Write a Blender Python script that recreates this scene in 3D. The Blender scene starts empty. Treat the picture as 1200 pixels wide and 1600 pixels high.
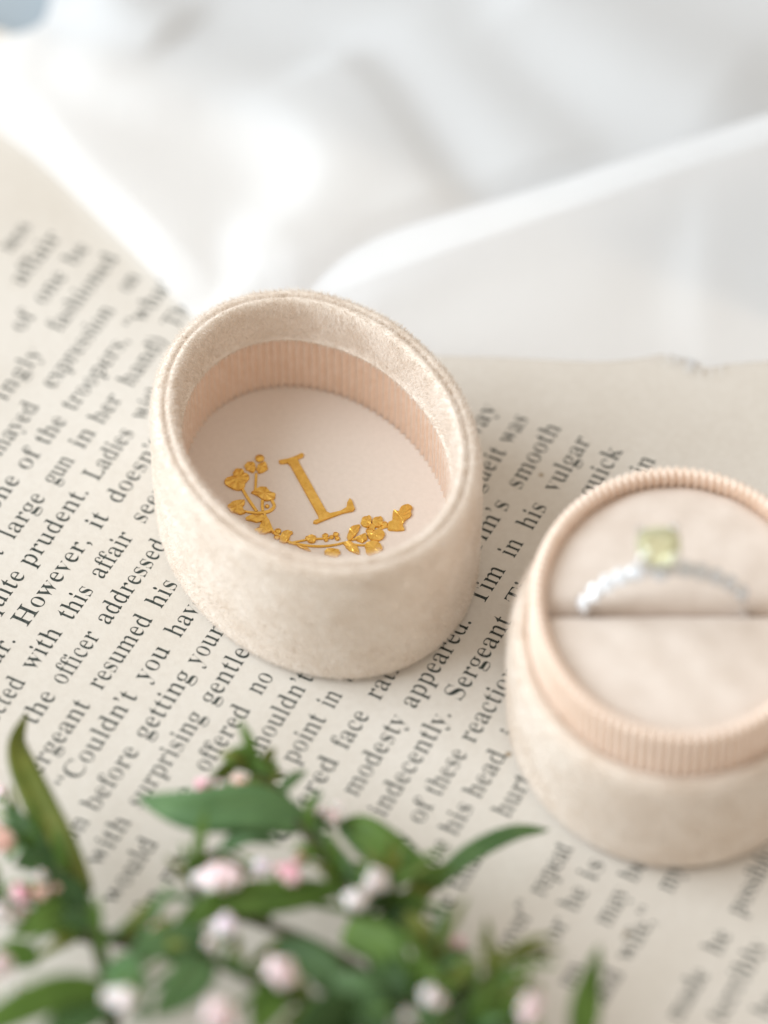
import bpy, bmesh, math, random
import numpy as np
from mathutils import Vector, Matrix
from mathutils.geometry import tessellate_polygon

# ------------------------------------------------------------------ scene, camera, light
# All lengths below are written in millimetres; MM turns them into metres.
MM = 0.001
scene = bpy.context.scene
COL = scene.collection

PITCH = math.radians(50.0)          # the camera looks down at the page by this angle
DIST = 0.6114                       # metres from the lens to the page along the optical axis
cam_data = bpy.data.cameras.new("camera")
cam_data.sensor_fit = 'HORIZONTAL'
cam_data.sensor_width = 24.0
cam_data.lens = 132.2
cam_data.clip_start = 0.02
cam_data.clip_end = 50.0
cam_data.dof.use_dof = True
cam_data.dof.focus_distance = 0.6011
cam_data.dof.aperture_fstop = 5.1
cam_data.dof.aperture_blades = 0
cam = bpy.data.objects.new("camera", cam_data)
cam.location = (0.0, -DIST * math.cos(PITCH), DIST * math.sin(PITCH))
cam.rotation_euler = (math.pi / 2 - PITCH, 0.0, 0.0)
COL.objects.link(cam)
scene.camera = cam

world = bpy.data.worlds.new("World")
scene.world = world
world.use_nodes = True
bgn = world.node_tree.nodes["Background"]
bgn.inputs[0].default_value = (1.0, 0.905, 0.79, 1)
bgn.inputs[1].default_value = 0.74

def area_lamp(name, loc, target, size, power, color):
    d = bpy.data.lights.new(name, 'AREA')
    d.shape = 'RECTANGLE'
    d.size, d.size_y = size
    d.energy = power
    d.color = color
    o = bpy.data.objects.new(name, d)
    o.location = loc
    o.rotation_euler = (Vector(target) - Vector(loc)).to_track_quat('-Z', 'Y').to_euler()
    COL.objects.link(o)
    return o

area_lamp("window_light", (-0.77, 0.02, 0.42), (0, 0.0, 0), (0.80, 0.90), 13.2, (0.82, 0.92, 1.0))

vs = scene.view_settings
vs.view_transform = 'Standard'
vs.look = 'None'
vs.exposure = 0.08
vs.gamma = 1.0
vs.use_curve_mapping = False
scene.render.film_transparent = False
scene.cycles.use_denoising = True
scene.cycles.max_bounces = 10
scene.cycles.diffuse_bounces = 5

rng = np.random.default_rng(7)
random.seed(7)

# ------------------------------------------------------------------ helpers
def new_mesh(name, verts, faces, mats=(), smooth=True):
    me = bpy.data.meshes.new(name)
    me.from_pydata([tuple(v) for v in verts], [], [tuple(f) for f in faces])
    for m in mats:
        me.materials.append(m)
    if smooth:
        me.polygons.foreach_set("use_smooth", [True] * len(me.polygons))
    me.update()
    return me

def link(name, me, parent=None):
    o = bpy.data.objects.new(name, me)
    COL.objects.link(o)
    if parent is not None:
        o.parent = parent
    return o

def thing(name, label, cat, loc=(0, 0, 0), rz=0.0, group=None):
    o = bpy.data.objects.new(name, None)
    o.empty_display_size = 0.005
    o.location = loc
    o.rotation_euler = (0, 0, rz)
    o["label"] = label
    o["category"] = cat
    if group:
        o["group"] = group
    COL.objects.link(o)
    return o

def tag(o, **kw):
    for k, v in kw.items():
        o[k] = v
    return o

def grid_mesh(name, P, mats, closed_u=False, closed_v=False):
    """P: array (nu, nv, 3) in millimetres -> quad mesh."""
    nu, nv = P.shape[:2]
    V = P.reshape(-1, 3) * MM
    F = []
    for i in range(nu if closed_u else nu - 1):
        i2 = (i + 1) % nu
        for j in range(nv if closed_v else nv - 1):
            j2 = (j + 1) % nv
            F.append((i * nv + j, i2 * nv + j, i2 * nv + j2, i * nv + j2))
    return new_mesh(name, V, F, mats)

def catmull(pts, n):
    pts = np.asarray(pts, float)
    P = np.vstack([2 * pts[0] - pts[1], pts, 2 * pts[-1] - pts[-2]])
    k = len(pts) - 1
    out = []
    for t in np.linspace(0, k, n):
        i = min(int(t), k - 1)
        f = t - i
        a, b, c, d = P[i], P[i + 1], P[i + 2], P[i + 3]
        out.append(0.5 * (2 * b + (c - a) * f + (2 * a - 5 * b + 4 * c - d) * f * f + (3 * b - a - 3 * c + d) * f ** 3))
    return np.array(out)

def frames(C):
    T = np.gradient(C, axis=0)
    T /= np.linalg.norm(T, axis=1, keepdims=True) + 1e-9
    return T

def tube_mesh(name, pts, radii, mats, n=None, sides=8):
    C = catmull(pts, n or 4 * len(pts))
    r = np.interp(np.linspace(0, 1, len(C)), np.linspace(0, 1, len(radii)), radii)
    T = frames(C)
    ref = np.array([0.31, 0.2, 0.93])
    V, F = [], []
    for c, t, q in zip(C, T, r):
        a = np.cross(t, ref); a /= np.linalg.norm(a) + 1e-9
        b = np.cross(t, a)
        for k in range(sides):
            w = 2 * math.pi * k / sides
            V.append((c + q * (a * math.cos(w) + b * math.sin(w))) * MM)
    m = len(C)
    for i in range(m - 1):
        for k in range(sides):
            k2 = (k + 1) % sides
            F.append((i * sides + k, i * sides + k2, (i + 1) * sides + k2, (i + 1) * sides + k))
    F.append(tuple(range(sides))[::-1])
    F.append(tuple((m - 1) * sides + k for k in range(sides)))
    return new_mesh(name, V, F, mats)

# ------------------------------------------------------------------ materials
def mat(name):
    m = bpy.data.materials.new(name)
    m.use_nodes = True
    nt = m.node_tree
    return m, nt, nt.nodes["Principled BSDF"], nt.nodes["Material Output"]

def coord(nt, scale=1.0):
    c = nt.nodes.new("ShaderNodeTexCoord")
    mp = nt.nodes.new("ShaderNodeMapping")
    mp.inputs["Scale"].default_value = (scale,) * 3 if not isinstance(scale, tuple) else scale
    nt.links.new(c.outputs["Object"], mp.inputs["Vector"])
    return mp.outputs[0]

def noise(nt, vec, scale, detail=4, rough=0.55):
    n = nt.nodes.new("ShaderNodeTexNoise")
    n.inputs["Scale"].default_value = scale
    n.inputs["Detail"].default_value = detail
    n.inputs["Roughness"].default_value = rough
    nt.links.new(vec, n.inputs["Vector"])
    return n.outputs["Fac"]

def ramp(nt, fac, stops):
    r = nt.nodes.new("ShaderNodeValToRGB")
    e = r.color_ramp.elements
    while len(e) < len(stops):
        e.new(0.5)
    for el, (p, c) in zip(e, stops):
        el.position = p
        el.color = (*c, 1)
    nt.links.new(fac, r.inputs[0])
    return r.outputs[0]

def bump(nt, bsdf, height, strength, dist):
    b = nt.nodes.new("ShaderNodeBump")
    b.inputs["Strength"].default_value = strength
    b.inputs["Distance"].default_value = dist
    nt.links.new(height, b.inputs["Height"])
    nt.links.new(b.outputs[0], bsdf.inputs["Normal"])

def add_translucent(m, nt, bsdf, out, color, fac):
    tr = nt.nodes.new("ShaderNodeBsdfTranslucent")
    if isinstance(color, tuple):
        tr.inputs[0].default_value = (*color, 1)
    else:
        nt.links.new(color, tr.inputs[0])
    mx = nt.nodes.new("ShaderNodeMixShader")
    mx.inputs[0].default_value = fac
    nt.links.new(bsdf.outputs[0], mx.inputs[1])
    nt.links.new(tr.outputs[0], mx.inputs[2])
    nt.links.new(mx.outputs[0], out.inputs["Surface"])

def make_paper():
    m, nt, b, out = mat("book_paper")
    v = coord(nt)
    big = noise(nt, v, 22, 3)
    c1 = ramp(nt, big, [(0.3, (0.605, 0.56, 0.50)), (0.7, (0.68, 0.645, 0.595))])
    fine = noise(nt, v, 900, 5, 0.7)
    mx = nt.nodes.new("ShaderNodeMix"); mx.data_type = 'RGBA'; mx.blend_type = 'MULTIPLY'
    mx.inputs[0].default_value = 1.0
    nt.links.new(c1, mx.inputs[6])
    nt.links.new(ramp(nt, fine, [(0.3, (0.94, 0.93, 0.92)), (0.62, (1, 1, 1))]), mx.inputs[7])
    # a few brownish flecks in the pulp
    vo = nt.nodes.new("ShaderNodeTexVoronoi"); vo.inputs["Scale"].default_value = 95
    nt.links.new(v, vo.inputs["Vector"])
    mx2 = nt.nodes.new("ShaderNodeMix"); mx2.data_type = 'RGBA'; mx2.blend_type = 'MULTIPLY'
    mx2.inputs[0].default_value = 1.0
    nt.links.new(mx.outputs[2], mx2.inputs[6])
    nt.links.new(ramp(nt, vo.outputs["Distance"], [(0.03, (0.55, 0.46, 0.36)), (0.055, (1, 1, 1))]), mx2.inputs[7])
    nt.links.new(mx2.outputs[2], b.inputs["Base Color"])
    b.inputs["Roughness"].default_value = 0.85
    b.inputs["Specular IOR Level"].default_value = 0.2
    bump(nt, b, fine, 0.25, 0.0002)
    return m

def make_ink():
    m, nt, b, out = mat("printing_ink")
    v = coord(nt)
    n = noise(nt, v, 2600, 3, 0.7)
    nt.links.new(ramp(nt, n, [(0.30, (0.018, 0.024, 0.022)), (0.75, (0.085, 0.095, 0.085))]), b.inputs["Base Color"])
    b.inputs["Roughness"].default_value = 0.75
    b.inputs["Specular IOR Level"].default_value = 0.15
    return m

def make_velvet(name, lo, hi, trans=0.0, sheen=0.5, per_fibre=False):
    m, nt, b, out = mat(name)
    v = coord(nt)
    n1 = noise(nt, v, 190, 5, 0.65)
    c = ramp(nt, n1, [(0.32, lo), (0.68, hi)])
    if per_fibre:
        ge = nt.nodes.new("ShaderNodeNewGeometry")
        mx = nt.nodes.new("ShaderNodeMix"); mx.data_type = 'RGBA'; mx.blend_type = 'MULTIPLY'
        mx.inputs[0].default_value = 1.0
        nt.links.new(c, mx.inputs[6])
        nt.links.new(ramp(nt, ge.outputs["Random Per Island"], [(0.0, (0.88, 0.86, 0.83)), (0.5, (0.98, 0.98, 0.98)), (1.0, (1.0, 1.0, 1.0))]), mx.inputs[7])
        c = mx.outputs[2]
    nt.links.new(c, b.inputs["Base Color"])
    b.inputs["Roughness"].default_value = 0.95
    b.inputs["Specular IOR Level"].default_value = 0.05
    b.inputs["Sheen Weight"].default_value = sheen
    b.inputs["Sheen Roughness"].default_value = 0.5
    b.inputs["Sheen Tint"].default_value = (1, 0.98, 0.96, 1)
    n2 = noise(nt, v, 2200, 3, 0.7)
    bump(nt, b, n2, 0.35, 0.0002)
    if trans:
        add_translucent(m, nt, b, out, c, trans)
    return m

def make_ribbon():
    m, nt, b, out = mat("peach_grosgrain")
    v = coord(nt)
    n = noise(nt, v, 700, 3, 0.6)
    c = ramp(nt, n, [(0.3, (0.84, 0.665, 0.54)), (0.7, (0.91, 0.76, 0.655))])
    nt.links.new(c, b.inputs["Base Color"])
    b.inputs["Roughness"].default_value = 0.55
    b.inputs["Specular IOR Level"].default_value = 0.3
    b.inputs["Sheen Weight"].default_value = 0.25
    bump(nt, b, noise(nt, coord(nt, (1.0, 1.0, 3.0)), 1800, 2), 0.2, 0.0001)
    return m

def make_card():
    m, nt, b, out = mat("ivory_card")
    v = coord(nt)
    n = noise(nt, v, 1300, 4, 0.6)
    nt.links.new(ramp(nt, n, [(0.3, (0.70, 0.62, 0.555)), (0.7, (0.74, 0.66, 0.595))]), b.inputs["Base Color"])
    b.inputs["Roughness"].default_value = 0.6
    b.inputs["Specular IOR Level"].default_value = 0.3
    bump(nt, b, n, 0.15, 0.00015)
    return m

def make_gold():
    m, nt, b, out = mat("gold_foil")
    v = coord(nt)
    n = noise(nt, v, 1100, 4, 0.65)
    nt.links.new(ramp(nt, n, [(0.3, (0.74, 0.43, 0.08)), (0.7, (0.90, 0.57, 0.15))]), b.inputs["Base Color"])
    b.inputs["Metallic"].default_value = 0.9
    b.inputs["Roughness"].default_value = 0.28
    bump(nt, b, n, 0.45, 0.0004)
    return m

def make_silver():
    m, nt, b, out = mat("white_gold")
    b.inputs["Base Color"].default_value = (0.80, 0.79, 0.78, 1)
    b.inputs["Metallic"].default_value = 1.0
    b.inputs["Roughness"].default_value = 0.16
    return m

def make_gem(name, col, ior, mixd, dcol):
    m, nt, b, out = mat(name)
    b.inputs["Base Color"].default_value = (*col, 1)
    b.inputs["Transmission Weight"].default_value = mixd
    b.inputs["IOR"].default_value = ior
    b.inputs["Roughness"].default_value = 0.03
    return m

def make_cloth():
    m, nt, b, out = mat("white_chiffon")
    v = coord(nt)
    # woven threads: two fine crossed waves, only relief
    h = []
    for rot in (0.5, 0.5 + math.pi / 2):
        mp = nt.nodes.new("ShaderNodeMapping"); mp.inputs["Rotation"].default_value = (0, 0, rot)
        nt.links.new(v, mp.inputs["Vector"])
        w = nt.nodes.new("ShaderNodeTexWave"); w.inputs["Scale"].default_value = 700
        w.inputs["Distortion"].default_value = 1.2
        nt.links.new(mp.outputs[0], w.inputs["Vector"])
        h.append(w.outputs["Fac"])
    ad = nt.nodes.new("ShaderNodeMath"); ad.operation = 'ADD'
    nt.links.new(h[0], ad.inputs[0]); nt.links.new(h[1], ad.inputs[1])
    b.inputs["Base Color"].default_value = (0.94, 0.942, 0.95, 1)
    b.inputs["Roughness"].default_value = 0.7
    b.inputs["Specular IOR Level"].default_value = 0.2
    ad2 = nt.nodes.new("ShaderNodeMath"); ad2.operation = 'MULTIPLY_ADD'
    ad2.inputs[1].default_value = 6.0
    nt.links.new(noise(nt, v, 70, 4, 0.5), ad2.inputs[0]); nt.links.new(ad.outputs[0], ad2.inputs[2])
    bump(nt, b, ad2.outputs[0], 0.3, 0.0002)
    add_translucent(m, nt, b, out, (0.95, 0.955, 0.965), 0.42)
    return m

def make_leaf(name, lo, hi, edge=None):
    m, nt, b, out = mat(name)
    v = coord(nt)
    n = noise(nt, v, 160, 4, 0.6)
    c = ramp(nt, n, [(0.3, lo), (0.7, hi)])
    nt.links.new(c, b.inputs["Base Color"])
    b.inputs["Roughness"].default_value = 0.55
    b.inputs["Specular IOR Level"].default_value = 0.3
    bump(nt, b, noise(nt, v, 600, 3), 0.3, 0.0003)
    add_translucent(m, nt, b, out, tuple(min(1, x * 1.7) for x in hi), 0.34)
    return m

def make_petal(name, lo, hi):
    """lo: the bud's tip, hi: towards its base; the petals are blotched between the two"""
    m, nt, b, out = mat(name)
    tc = nt.nodes.new("ShaderNodeTexCoord")
    sep = nt.nodes.new("ShaderNodeSeparateXYZ")
    nt.links.new(tc.outputs["Generated"], sep.inputs[0])
    n = noise(nt, tc.outputs["Generated"], 4.0, 3, 0.6)
    ad = nt.nodes.new("ShaderNodeMath"); ad.operation = 'MULTIPLY_ADD'
    ad.inputs[1].default_value = 0.7
    nt.links.new(n, ad.inputs[0]); nt.links.new(sep.outputs[2], ad.inputs[2])
    c = ramp(nt, ad.outputs[0], [(0.45, hi), (1.1, lo)])
    nt.links.new(c, b.inputs["Base Color"])
    b.inputs["Roughness"].default_value = 0.85
    b.inputs["Specular IOR Level"].default_value = 0.12
    b.inputs["Subsurface Weight"].default_value = 0.3
    b.inputs["Subsurface Radius"].default_value = (0.001, 0.0006, 0.0005)
    return m

def make_plain(name, col, rough=0.7):
    m, nt, b, out = mat(name)
    v = coord(nt)
    n = noise(nt, v, 60, 3)
    nt.links.new(ramp(nt, n, [(0.3, tuple(x * 0.92 for x in col)), (0.7, col)]), b.inputs["Base Color"])
    b.inputs["Roughness"].default_value = rough
    return m

M_PAPER = make_paper()
M_INK = make_ink()
M_VELVET = make_velvet("cream_velvet_cloth", (0.73, 0.635, 0.545), (0.79, 0.71, 0.63))
M_PILE = make_velvet("cream_velvet_pile", (0.85, 0.775, 0.70), (0.94, 0.895, 0.85), trans=0.45, sheen=0.5, per_fibre=True)
M_PAD = make_velvet("cream_suede_pad", (0.68, 0.59, 0.52), (0.76, 0.675, 0.61), sheen=0.4)
M_RIBBON = make_ribbon()
M_CARD = make_card()
M_GOLD = make_gold()
M_SILVER = make_silver()
M_DIAMOND = make_gem("clear_diamond", (0.96, 0.97, 1.0), 2.2, 0.35, None)
M_PERIDOT = make_gem("pale_yellow_green_stone", (0.92, 0.91, 0.62), 1.75, 0.8, None)
M_CLOTH = make_cloth()
M_TABLE = make_plain("blue_grey_tabletop", (0.36, 0.42, 0.47))
M_LEAF = [make_leaf("blue_green_leaf", (0.09, 0.18, 0.07), (0.17, 0.29, 0.12)),
          make_leaf("mid_green_leaf", (0.085, 0.165, 0.028), (0.17, 0.28, 0.06)),
          make_leaf("olive_leaf", (0.10, 0.14, 0.02), (0.22, 0.24, 0.05)),
          make_leaf("dark_green_leaf", (0.04, 0.09, 0.025), (0.085, 0.16, 0.05))]
M_STEM = make_leaf("brown_green_stem", (0.05, 0.05, 0.02), (0.085, 0.09, 0.03))
M_PETAL = {"white": make_petal("white_petal", (0.86, 0.78, 0.78), (0.88, 0.87, 0.84)),
           "blush": make_petal("blush_petal", (0.87, 0.68, 0.70), (0.92, 0.87, 0.86)),
           "pink": make_petal("pink_petal", (0.82, 0.42, 0.50), (0.90, 0.78, 0.78)),
           "peach": make_petal("peach_petal", (0.84, 0.52, 0.45), (0.89, 0.78, 0.68)),
           "lilac": make_petal("lilac_petal", (0.78, 0.66, 0.74), (0.87, 0.84, 0.86))}

# ------------------------------------------------------------------ table and open book
THETA = math.radians(61.97)          # direction of the printed lines on the page
CU, SU = math.cos(THETA), math.sin(THETA)
def page_xy(u, v):
    return u * CU + v * SU, u * SU - v * CU
def page_z(u, v):
    return 0.32 * math.sin(u * 0.045 + 0.6) * math.sin(v * 0.038 + 0.3)
U0, U1, V0, V1 = -118.0, 60.0, -150.0, 110.0

tb = bmesh.new()
bmesh.ops.create_grid(tb, x_segments=2, y_segments=2, size=1.6)
me = bpy.data.meshes.new("tabletop"); tb.to_mesh(me); tb.free()
me.materials.append(M_TABLE)
table = link("tabletop", me); table.location = (0, 0, -0.0052)
tag(table, kind="structure", label="blue grey tabletop under the book", category="table")

book = thing("open_book", "open old book page printed with serif text under both velvet boxes", "book", (0, 0, -0.005))
BZ = 5.0                            # page surface stands this far above the book's base
us = np.linspace(U0, U1, 72); vs_ = np.linspace(V0, V1, 104)
P = np.array([[(*page_xy(u, v), page_z(u, v) + BZ) for v in vs_] for u in us])
page = link("page", grid_mesh("page", P, [M_PAPER]), book)
# the leaves below, a stack with a slightly stepped fore-edge
bm = bmesh.new()
nleaf = 14
for i in range(nleaf):
    zt = BZ - 0.32 - i * (BZ - 0.4) / nleaf
    th = (BZ - 0.4) / nleaf * 0.86
    o = random.uniform(-0.25, 0.25)
    c = [page_xy(u, v) for u, v in ((U0, V0 - o), (U1 - abs(o), V0 - o), (U1 - abs(o), V1 + o), (U0, V1 + o))]
    lo = [bm.verts.new((x * MM, y * MM, (zt - th) * MM)) for x, y in c]
    hi = [bm.verts.new((x * MM, y * MM, zt * MM)) for x, y in c]
    bm.faces.new(hi); bm.faces.new(lo[::-1])
    for k in range(4):
        bm.faces.new((lo[k], lo[(k + 1) % 4], hi[(k + 1) % 4], hi[k]))
bmesh.ops.recalc_face_normals(bm, faces=bm.faces)
me = bpy.data.meshes.new("page_stack"); bm.to_mesh(me); bm.free()
me.materials.append(M_PAPER)
stack = link("page_stack", me, book)

# serif letterforms: advance width and outlines, in thousandths of the type size
GLYPHS = {
'a':(500,['380,-15 344,2 301,52 236,16 190,-6 142,-13 108,-6 81,17 63,51 56,94 63,135 80,172 110,203 156,230 221,257 322,283 322,359 317,395 300,421 267,435 220,440 151,432 133,408 147,382 154,363 158,344 153,320 144,301 131,288 115,284 100,289 88,303 79,324 75,352 81,385 95,415 118,439 151,458 192,470 241,474 300,470 344,457 373,435 392,404 405,363 410,313 410,93 413,59 425,53 453,51 476,54 474,62 469,41 440,10 409,-9', '223,50 249,53 273,61 296,75 322,94 302,252 212,225 164,183 151,125 163,69']),
'b':(525,['90,-17 90,578 88,617 79,638 52,649 38,654 38,678 180,678 203,415 258,448 292,467 329,474 369,467 406,445 437,411 462,365 473,329 480,290 483,247 480,198 471,153 457,112 437,75 414,44 387,19 356,0 322,-11 286,-15 250,-9 212,10 156,42 65,-17', '271,21 337,34 370,73 382,115 389,170 391,238 389,294 381,339 368,374 335,406 275,417 241,413 213,402 191,383 180,360 180,102 198,41']),
'c':(425,['232,-15 187,-7 145,16 109,53 80,101 66,139 58,179 55,223 58,270 68,313 83,353 103,388 128,417 157,442 189,460 223,471 260,475 315,467 354,444 378,409 387,365 383,340 375,321 365,308 354,304 332,321 318,373 319,389 320,404 308,433 252,442 182,424 151,370 141,279 145,212 158,157 181,114 231,71 304,57 370,70 404,107 406,90 352,32 295,-3']),
'd':(539,['208,-15 169,-7 133,16 101,52 76,99 65,136 58,176 55,219 58,268 65,313 78,354 105,405 138,443 177,466 217,474 251,468 282,449 335,417 358,597 354,623 336,641 303,650 288,654 288,678 449,678 449,112 451,81 459,61 483,48 500,41 500,16 466,13 400,2 340,-15 334,58 280,17 247,-7', '254,42 290,47 319,62 343,84 358,113 358,360 348,383 325,402 295,414 258,418 199,406 169,372 158,335 151,287 149,228 151,171 157,123 168,87 197,53']),
'e':(436,['229,-15 184,-7 142,16 107,52 79,102 66,142 58,186 55,234 58,279 66,320 80,358 109,406 145,443 188,466 234,474 279,468 318,449 349,417 374,374 390,321 395,258 395,247 148,247 163,145 209,83 296,63 347,70 388,92 403,128 405,108 350,40 293,-1', '147,286 326,286 326,320 323,375 313,413 288,435 239,442 180,427 155,380 147,303']),
'f':(306,['48,0 48,24 51,27 75,33 91,41 100,52 103,72 104,109 104,412 50,412 50,462 104,462 104,526 109,575 123,616 145,649 175,673 213,687 259,692 305,685 338,664 358,632 366,595 362,567 354,546 343,533 334,529 321,533 311,544 304,560 301,582 304,603 311,626 316,635 319,644 310,656 268,660 225,655 203,640 196,615 194,581 194,462 277,462 277,412 194,412 194,97 198,60 212,38 249,28 271,24 271,0']),
'g':(475,['217,-209 161,-206 117,-197 86,-181 58,-149 45,-111 64,-68 116,-38 76,-1 60,45 67,80 84,110 113,138 163,164 105,200 72,251 59,316 65,360 82,399 107,430 142,454 185,469 234,474 286,469 341,453 446,453 446,399 377,399 400,354 408,303 403,262 388,225 366,195 336,172 299,158 256,153 234,154 210,155 176,151 148,141 129,125 125,106 143,81 207,73 261,73 308,72 348,67 377,60 408,43 427,19 439,-14 444,-55 437,-100 419,-137 390,-168 347,-191 289,-204', '234,185 284,193 309,217 320,257 323,314 320,371 309,411 283,434 234,442 185,434 160,411 148,371 144,314 148,257 160,217 185,193', '239,-173 334,-165 399,-140 417,-98 412,-76 387,-62 350,-54 306,-51 127,-51 93,-77 84,-108 92,-133 125,-154 174,-168']),
'h':(555,['53,0 53,24 64,28 90,38 101,56 104,83 104,594 101,621 92,639 67,650 54,655 54,678 194,678 218,397 278,440 319,465 361,474 415,456 452,403 466,315 466,83 469,56 478,39 503,28 515,24 515,0 327,0 327,24 317,24 365,39 376,83 376,323 374,359 366,384 344,399 301,404 240,391 194,350 194,83 196,56 206,39 230,28 242,24 242,0']),
'i':(283,['150,539 133,544 117,561 106,585 100,614 106,644 117,668 134,685 150,690 166,685 183,668 194,644 200,614 194,585 182,561 166,544', '53,0 53,24 64,29 91,38 101,55 104,83 104,375 102,406 94,424 68,433 56,437 57,462 195,462 195,83 197,56 206,39 230,29 242,24 242,0']),
'j':(300,['158,541 141,546 125,562 114,587 108,616 114,646 126,670 142,687 158,692 175,687 191,670 203,646 209,616 203,587 191,563 175,546', '53,-209 23,-206 -4,-195 -26,-179 -43,-157 -53,-132 -57,-104 -53,-79 -45,-60 -35,-47 -22,-43 -9,-47 2,-58 9,-76 13,-98 11,-114 5,-130 -7,-153 1,-169 46,-174 93,-168 112,-149 119,-119 121,-80 121,372 118,404 106,424 76,434 59,438 59,462 211,462 211,-32 206,-86 191,-130 169,-165 139,-189 100,-204']),
'k':(522,['52,0 52,24 64,29 91,39 101,56 104,83 104,592 102,621 94,640 69,649 56,654 57,678 194,678 217,251 357,369 381,393 388,414 370,431 314,437 332,437 332,462 488,462 488,437 445,423 392,387 311,311 495,51 519,31 534,24 534,0 340,0 340,24 327,24 371,30 381,47 378,59 367,73 243,219 194,200 194,83 196,56 206,39 230,29 242,24 242,0']),
'l':(285,['53,0 53,24 64,29 91,38 101,55 104,83 104,592 102,620 95,639 70,650 56,654 56,678 195,678 195,83 197,56 206,39 230,29 242,24 242,0']),
'm':(813,['53,0 53,24 64,28 90,38 101,56 104,83 104,377 101,404 92,423 67,434 54,438 54,462 192,462 216,394 276,438 315,465 353,474 399,465 431,436 476,389 537,436 579,465 622,474 674,456 710,403 724,315 724,83 726,56 736,39 760,28 772,24 772,0 588,0 588,24 599,28 624,39 633,57 636,83 636,323 634,359 626,384 604,399 561,404 503,391 457,353 457,83 460,57 469,39 492,28 504,24 504,0 323,0 323,24 334,28 359,39 368,57 371,83 371,323 369,358 361,384 340,399 296,404 235,391 192,350 192,83 194,57 203,40 226,29 238,24 238,0']),
'n':(555,['53,0 53,24 64,28 90,38 101,56 104,83 104,377 101,404 92,423 67,434 54,438 54,462 194,462 218,398 278,440 318,466 361,474 415,456 452,403 466,315 466,83 469,56 478,39 503,28 515,24 515,0 327,0 327,24 317,24 365,39 376,83 376,323 374,359 366,384 344,399 301,404 240,391 194,350 194,83 196,56 206,39 230,28 242,24 242,0']),
'o':(489,['251,-15 214,-11 180,-1 150,17 110,55 80,105 66,143 57,185 54,229 57,275 66,317 80,356 110,405 150,443 197,466 250,474 303,466 350,443 389,406 420,357 434,318 443,276 446,229 443,183 434,141 420,102 389,53 350,16 303,-7', '251,17 306,27 336,58 344,84 349,121 353,229 351,307 345,365 334,403 305,435 251,445 194,434 166,403 156,365 150,307 148,230 152,122 158,84 166,58 195,27']),
'p':(541,['52,-207 52,-184 55,-181 78,-175 93,-164 101,-150 104,-95 104,362 102,400 94,422 69,433 55,439 55,462 187,462 211,391 267,438 303,466 343,475 382,467 419,444 450,407 474,360 486,322 493,282 495,238 492,191 485,148 473,108 448,56 416,18 378,-7 338,-15 303,-8 271,13 218,48 194,-86 196,-121 200,-147 212,-164 234,-175 263,-181 268,-183 268,-207', '291,42 350,54 381,88 393,125 400,172 402,230 400,286 394,332 384,369 356,403 295,414 234,398 194,350 194,102 228,57']),
'q':(530,['286,-207 286,-183 305,-179 340,-170 355,-152 359,-124 336,43 282,11 248,-8 211,-14 171,-7 134,15 102,50 77,96 66,132 59,171 56,214 59,263 68,308 83,349 102,386 126,416 153,442 202,467 253,475 289,469 327,450 383,419 474,477 450,477 450,-124 453,-151 462,-169 489,-179 501,-183 501,-207', '265,44 299,48 327,59 349,77 359,100 359,359 341,419 268,439 204,427 170,389 158,349 150,297 148,232 150,174 157,126 170,90 203,56']),
'r':(416,['53,0 53,24 64,29 91,38 101,55 104,83 104,375 102,406 93,425 67,433 56,437 57,462 191,462 216,375 266,417 295,449 324,468 347,474 372,469 389,453 400,428 405,396 401,370 393,349 381,336 369,331 358,334 350,344 327,372 313,383 280,387 243,380 218,360 201,327 196,286 196,83 200,55 215,38 250,28 268,24 268,0']),
's':(417,['225,-15 188,-9 136,9 108,13 68,6 55,-13 79,-13 79,157 55,157 74,101 109,58 153,31 208,22 252,26 286,40 306,60 311,87 297,125 246,156 171,193 130,221 103,252 87,288 81,328 91,386 117,433 142,456 173,470 210,475 242,471 291,458 303,456 318,454 352,459 363,475 337,475 337,330 364,330 344,378 312,413 272,434 222,441 183,437 153,426 135,408 130,386 134,364 150,346 176,330 207,315 273,282 312,255 337,226 351,189 357,141 352,96 340,58 320,27 294,4 262,-10']),
't':(328,['184,-14 145,-7 121,16 104,53 98,106 98,415 56,415 56,446 85,483 120,517 150,550 188,593 213,631 189,631 189,462 283,462 283,415 189,415 189,122 191,95 198,76 215,64 251,60 303,73 310,111 309,98 273,36 231,-2']),
'u':(546,['195,-15 150,-5 120,26 106,57 97,96 94,144 94,369 92,399 83,421 59,433 43,438 43,462 185,462 185,110 189,87 202,69 227,57 264,53 322,64 366,98 366,369 363,401 353,422 325,434 308,438 308,462 456,462 456,104 459,76 470,58 498,49 510,44 510,19 475,15 407,4 348,-15 342,60 294,29 264,5 230,-10']),
'v':(444,['236,-15 81,369 56,419 34,432 22,437 22,462 218,462 218,438 228,438 179,431 166,411 168,399 275,182 376,376 384,405 367,430 329,438 329,462 428,462 428,439 414,430 392,415 377,393 363,362 214,-15']),
'w':(635,['206,-15 49,394 31,424 13,432 10,437 10,462 180,462 180,437 181,435 159,431 146,423 144,411 146,396 153,376 248,189 338,350 323,396 315,417 303,430 281,436 276,439 276,462 455,462 455,437 428,430 414,411 415,401 418,390 500,210 594,381 601,410 599,422 583,430 559,435 556,439 556,462 637,462 637,439 629,435 610,424 589,384 429,-15 455,-15 332,293 184,-15']),
'x':(463,['33,0 33,22 68,43 112,84 204,203 85,392 55,424 32,437 32,462 225,462 225,438 199,433 184,417 187,406 200,387 273,306 354,382 370,400 374,415 371,425 353,432 328,436 325,438 325,462 437,462 437,441 404,421 359,378 274,274 413,54 431,32 449,26 449,23 449,0 257,0 257,24 256,25 280,29 298,36 301,45 297,64 280,88 205,170 124,91 106,69 101,51 114,29 166,22 149,22 149,0']),
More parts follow.
